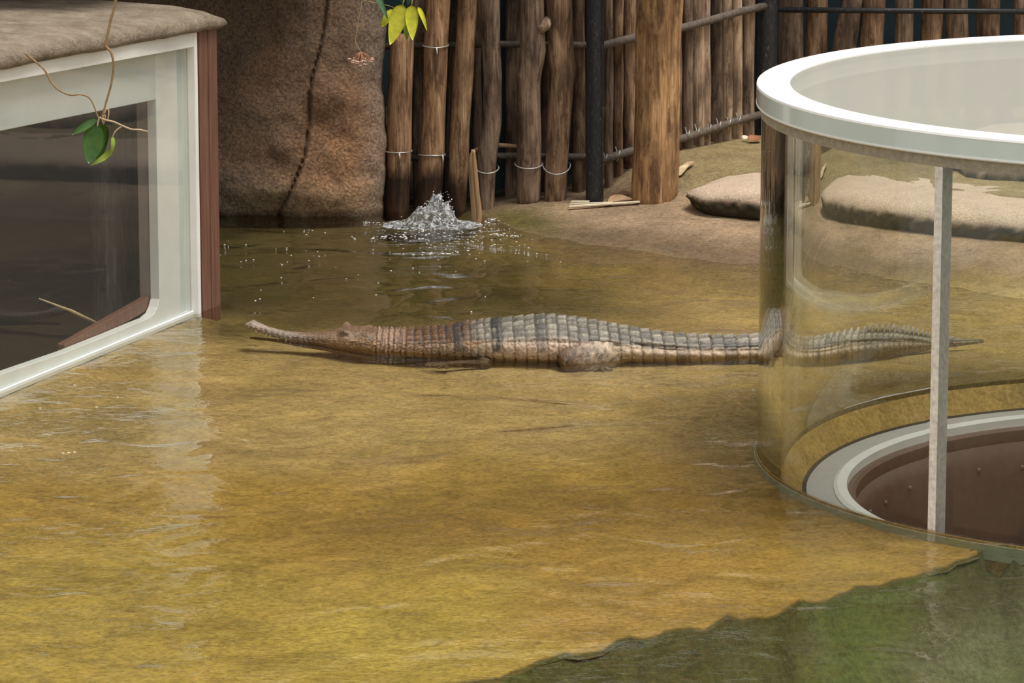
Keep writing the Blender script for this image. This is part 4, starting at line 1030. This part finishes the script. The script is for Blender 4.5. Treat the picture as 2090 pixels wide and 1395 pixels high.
# ------------------------------------------------------------------ inlet splash, foam
def splash():
    c = atZ(882, 462); n = 120; V = []
    for i in range(n):
        for k in range(n):
            x = -.30+.60*i/(n-1); y = -.13+.34*k/(n-1)
            e = .080*math.exp(-((x-.035)/.045)**4-((y-.05)/.06)**2)*(.85+.3*fbm(x*14, y*14, 9.9, 2))+.055*math.exp(-((x+.03)/.055)**4-((y-.02)/.055)**2)
            rough = fbm(x*26, y*26, 3.3, 4); z = e*(1+.55*rough)+.012*math.exp(-(x/.16)**2-((y-.02)/.09)**2)*(1+1.4*fbm(x*22, y*30, 1.1, 3))
            fade = math.exp(-(x/.2)**4-((y-.03)/.12)**4); V.append((x+.02*e/.09*rough, y, -.008+.0135*fade+z*fade))
    f = [(i*n+k, (i+1)*n+k, (i+1)*n+k+1, i*n+k+1) for i in range(n-1) for k in range(n-1) if max(V[i*n+k][2], V[(i+1)*n+k+1][2], V[(i+1)*n+k][2]) > .0005]
    me = mesh('splash', V, f)
    o = link('inlet_splash', me, M['splash']); o.location = (c.x, c.y, .0)
    tag(o, 'churning grey white upwelling of water at the fence foot', 'splash', kind='stuff')
    # drops and froth around it
    rg = np.random.RandomState(4); V = []; F_ = []
    bm = bmesh.new(); bmesh.ops.create_icosphere(bm, subdivisions=1, radius=1); iv = [v.co.copy() for v in bm.verts]; fi = [tuple(v.index for v in f.verts) for f in bm.faces]; bm.free()
    def drop(p, r, sx=1, sz=.6):
        b = len(V); V.extend((p[0]+q.x*r*sx, p[1]+q.y*r, p[2]+q.z*r*sz) for q in iv); F_.extend(tuple(k+b for k in g) for g in fi)
    for _ in range(150):      # spray on the mound
        a = rg.uniform(0, 2*math.pi); h = rg.beta(1.2, 1.6)
        rr = (.085-.055*h)*rg.uniform(.7, 1.1); drop((c.x+rr*math.cos(a)+.035*h, c.y+.05+rr*math.sin(a)*.7, .005+.12*h), rg.uniform(.0008, .0026), 1, 1)
    for _ in range(190):      # froth streaks
        px = rg.normal(930, 75); py = rg.normal(482, 17)
        if py < 452 and abs(px-880) > 130 or py < 440: continue
        q = atZ(px, py); drop((q.x, q.y, .001), rg.uniform(.001, .0032), rg.uniform(1, 2.6), .5)
    for (x0, x1, y0, y1, n) in ((860, 935, 519, 516, 30), (758, 830, 487, 484, 32), (1005, 1065, 478, 484, 26), (960, 1010, 462, 447, 30), (740, 850, 455, 462, 40), (830, 870, 468, 470, 20), (1010, 1070, 452, 440, 20)):
        for _ in range(n):
            t = rg.rand(); q = atZ(x0+(x1-x0)*t, y0+(y1-y0)*t+rg.normal(0, 2.2)); drop((q.x, q.y, .001), rg.uniform(.0014, .0036), rg.uniform(1, 2.2), .5)
    for _ in range(90):       # scattered specks
        px = rg.uniform(445, 1180); py = 470+rg.exponential(55)
        if py > 640: continue
        q = atZ(px, py); drop((q.x, q.y, .001), rg.uniform(.0014, .0032), 1.3, .5)
    for (px, py) in ((152, 787), (240, 812), (82, 834), (197, 832), (152, 924), (140, 925), (128, 926), (1395, 430), (1402, 435), (1320, 444)):
        q = atZ(px, py); drop((q.x, q.y, .001), .003, 1.6, .4)
    o = obj('foam', V, F_, M['foam']); tag(o, 'white foam specks and bubbles drifting from the inlet splash', 'foam', kind='stuff')
splash()

# ------------------------------------------------------------------ dry reed, splints, fallen leaves
reed = empty('dry_reed', tuple(atZ(972, 470))); tag(reed, 'bent dry brown reed blade hanging down to the foaming water', 'reed')
def blade(parent, pts, wds, Y, mat, name='blade', fold=.4):
    P = spline(pxl(pts, Y), 6); m = len(P); V = []
    ww = np.interp(np.linspace(0, 1, m), np.linspace(0, 1, len(wds)), wds)
    for i, p in enumerate(P):
        d = (P[min(i+1, m-1)]-P[max(i-1, 0)]).normalized(); s_ = d.cross(Vector((0, -1, 0))).normalized()
        for (q, dy) in ((-1, .0), (0, -fold), (1, .0), (1, .25), (0, .25-fold), (-1, .25)):
            V.append(p+s_*ww[i]*q+Vector((0, dy*ww[i], 0)))
    n = 6; f = [(i*n+k, i*n+(k+1) % n, (i+1)*n+(k+1) % n, (i+1)*n+k) for i in range(m-1) for k in range(n)]+[tuple(range(n))[::-1], tuple((m-1)*n+k for k in range(n))]
    return obj(name, V, f, mat, parent)
YRD = 14.55
blade(reed, [(966, 306), (961, 330), (962, 370), (966, 420), (968, 472)], [.007, .009, .009, .010, .006], YRD, M['straw_brown'])
blade(reed, [(967, 308), (969, 340), (973, 390), (978, 440), (973, 466), (962, 472)], [.005, .009, .010, .011, .008, .003], YRD-.02, M['straw_brown'])
blade(reed, [(962, 310), (980, 304), (1015, 297), (1060, 299)], [.006, .009, .009, .006], YF+.02, M['straw_brown'])
def rest(px, py, up):
    """point on the bank under a pixel"""
    lo, hi = 13.0, 16.4
    for _ in range(40):
        y = (lo+hi)/2; p = atY(px, py, y)
        if p.z > float(ground_z(p.x, y))+up: lo = y
        else: hi = y
    return atY(px, py, lo)
def splint(p0, p1, w0, label):
    a = rest(*p0, .011); b = rest(*p1, .011); ax = b-a; s_ = ax.cross(UP).normalized(); mb = MB()
    mb.box((a+b)/2, ax/2, s_*w0, UP*.003); o = mb.build('bamboo_splint', M['splint'], None, False); tag(bevel(o, .001), label, 'stick', 'bamboo splints by the black post'); return o
splint((1161, 422), (1306, 412), .010, 'longest pale bamboo splint lying on the bank by the black post')
splint((1166, 412), (1202, 412), .011, 'short pale bamboo splint lying behind the longest splint')
splint((1163, 417), (1250, 414), .006, 'thin pale bamboo splint lying between two other splints')
def fallen(px0, py0, px1, py1, w, mat, label, z=.03, curl=.2):
    a = rest(px0, py0, .010); b = rest(px1, py1, .014)
    V, f = leaf_geo(a, b, w, (0, -.4, 1), cup=curl, bend=.08); tag(obj('fallen_leaf', V, f, mat), label, 'leaf', 'fallen dry leaves on the bank')
fallen(1240, 411, 1292, 407, .05, M['dry_leaf'], 'broad tan fallen leaf between black post and thick log')
fallen(1243, 402, 1262, 400, .03, M['red_leaf'], 'small reddish fallen leaf behind the broad tan leaf')
fallen(1268, 398, 1284, 392, .03, M['red_leaf'], 'dark reddish leaf scrap against the thick log foot')
fallen(1380, 360, 1408, 335, .035, M['straw'], 'yellowish dry leaf leaning right of the thick log', .15)
fallen(1396, 343, 1418, 330, .03, M['dry_leaf'], 'greyish dry leaf at the foot of the receding logs', .15)
fallen(1533, 288, 1552, 280, .05, M['red_leaf'], 'reddish leaf litter beside the corner post foot', .165)
fallen(1516, 283, 1530, 280, .03, M['splint'], 'tiny pale leaf scrap near the last receding log', .165)

# ------------------------------------------------------------------ greenery above the far fence (mirrored in the cylinder's lid)
def greenery():
    rg = random.Random(12); root = empty('climbing_foliage', (1.7, 15.7, 2.1)); tag(root, 'green climbing foliage along the far fence top, mirrored in the lid', 'plant')
    mb = MB(); st = MB()
    for b in range(9):
        x0 = 1.25+b*.2+rg.uniform(-.08, .08); ln = rg.uniform(.35, .8); z0 = 2.35; y0 = 15.7+rg.uniform(-.05, .05)
        st.tube([(x0, y0, z0), (x0+.03, y0-.02, z0-ln*.5), (x0+.01, y0, z0-ln)], .006, 6)
        for k in range(34):
            t = rg.random(); c = Vector((x0+rg.uniform(-.09, .09), y0-rg.uniform(0, .1), z0-ln*t)); d = Vector((rg.uniform(-1, 1), rg.uniform(-.6, .1), rg.uniform(-1, .2))).normalized()
            V, f = leaf_geo(c, c+d*rg.uniform(.07, .12), .04, (rg.uniform(-.4, .4), -1, .5), nl=4, nw=2); mb.add(V, f)
    o = mb.build('foliage', leafmat('mid_green_leaf', (.10, .22, .02), (.24, .38, .05)), root); o['kind'] = 'stuff'
    st.build('stem', M['stem'], root)
greenery()
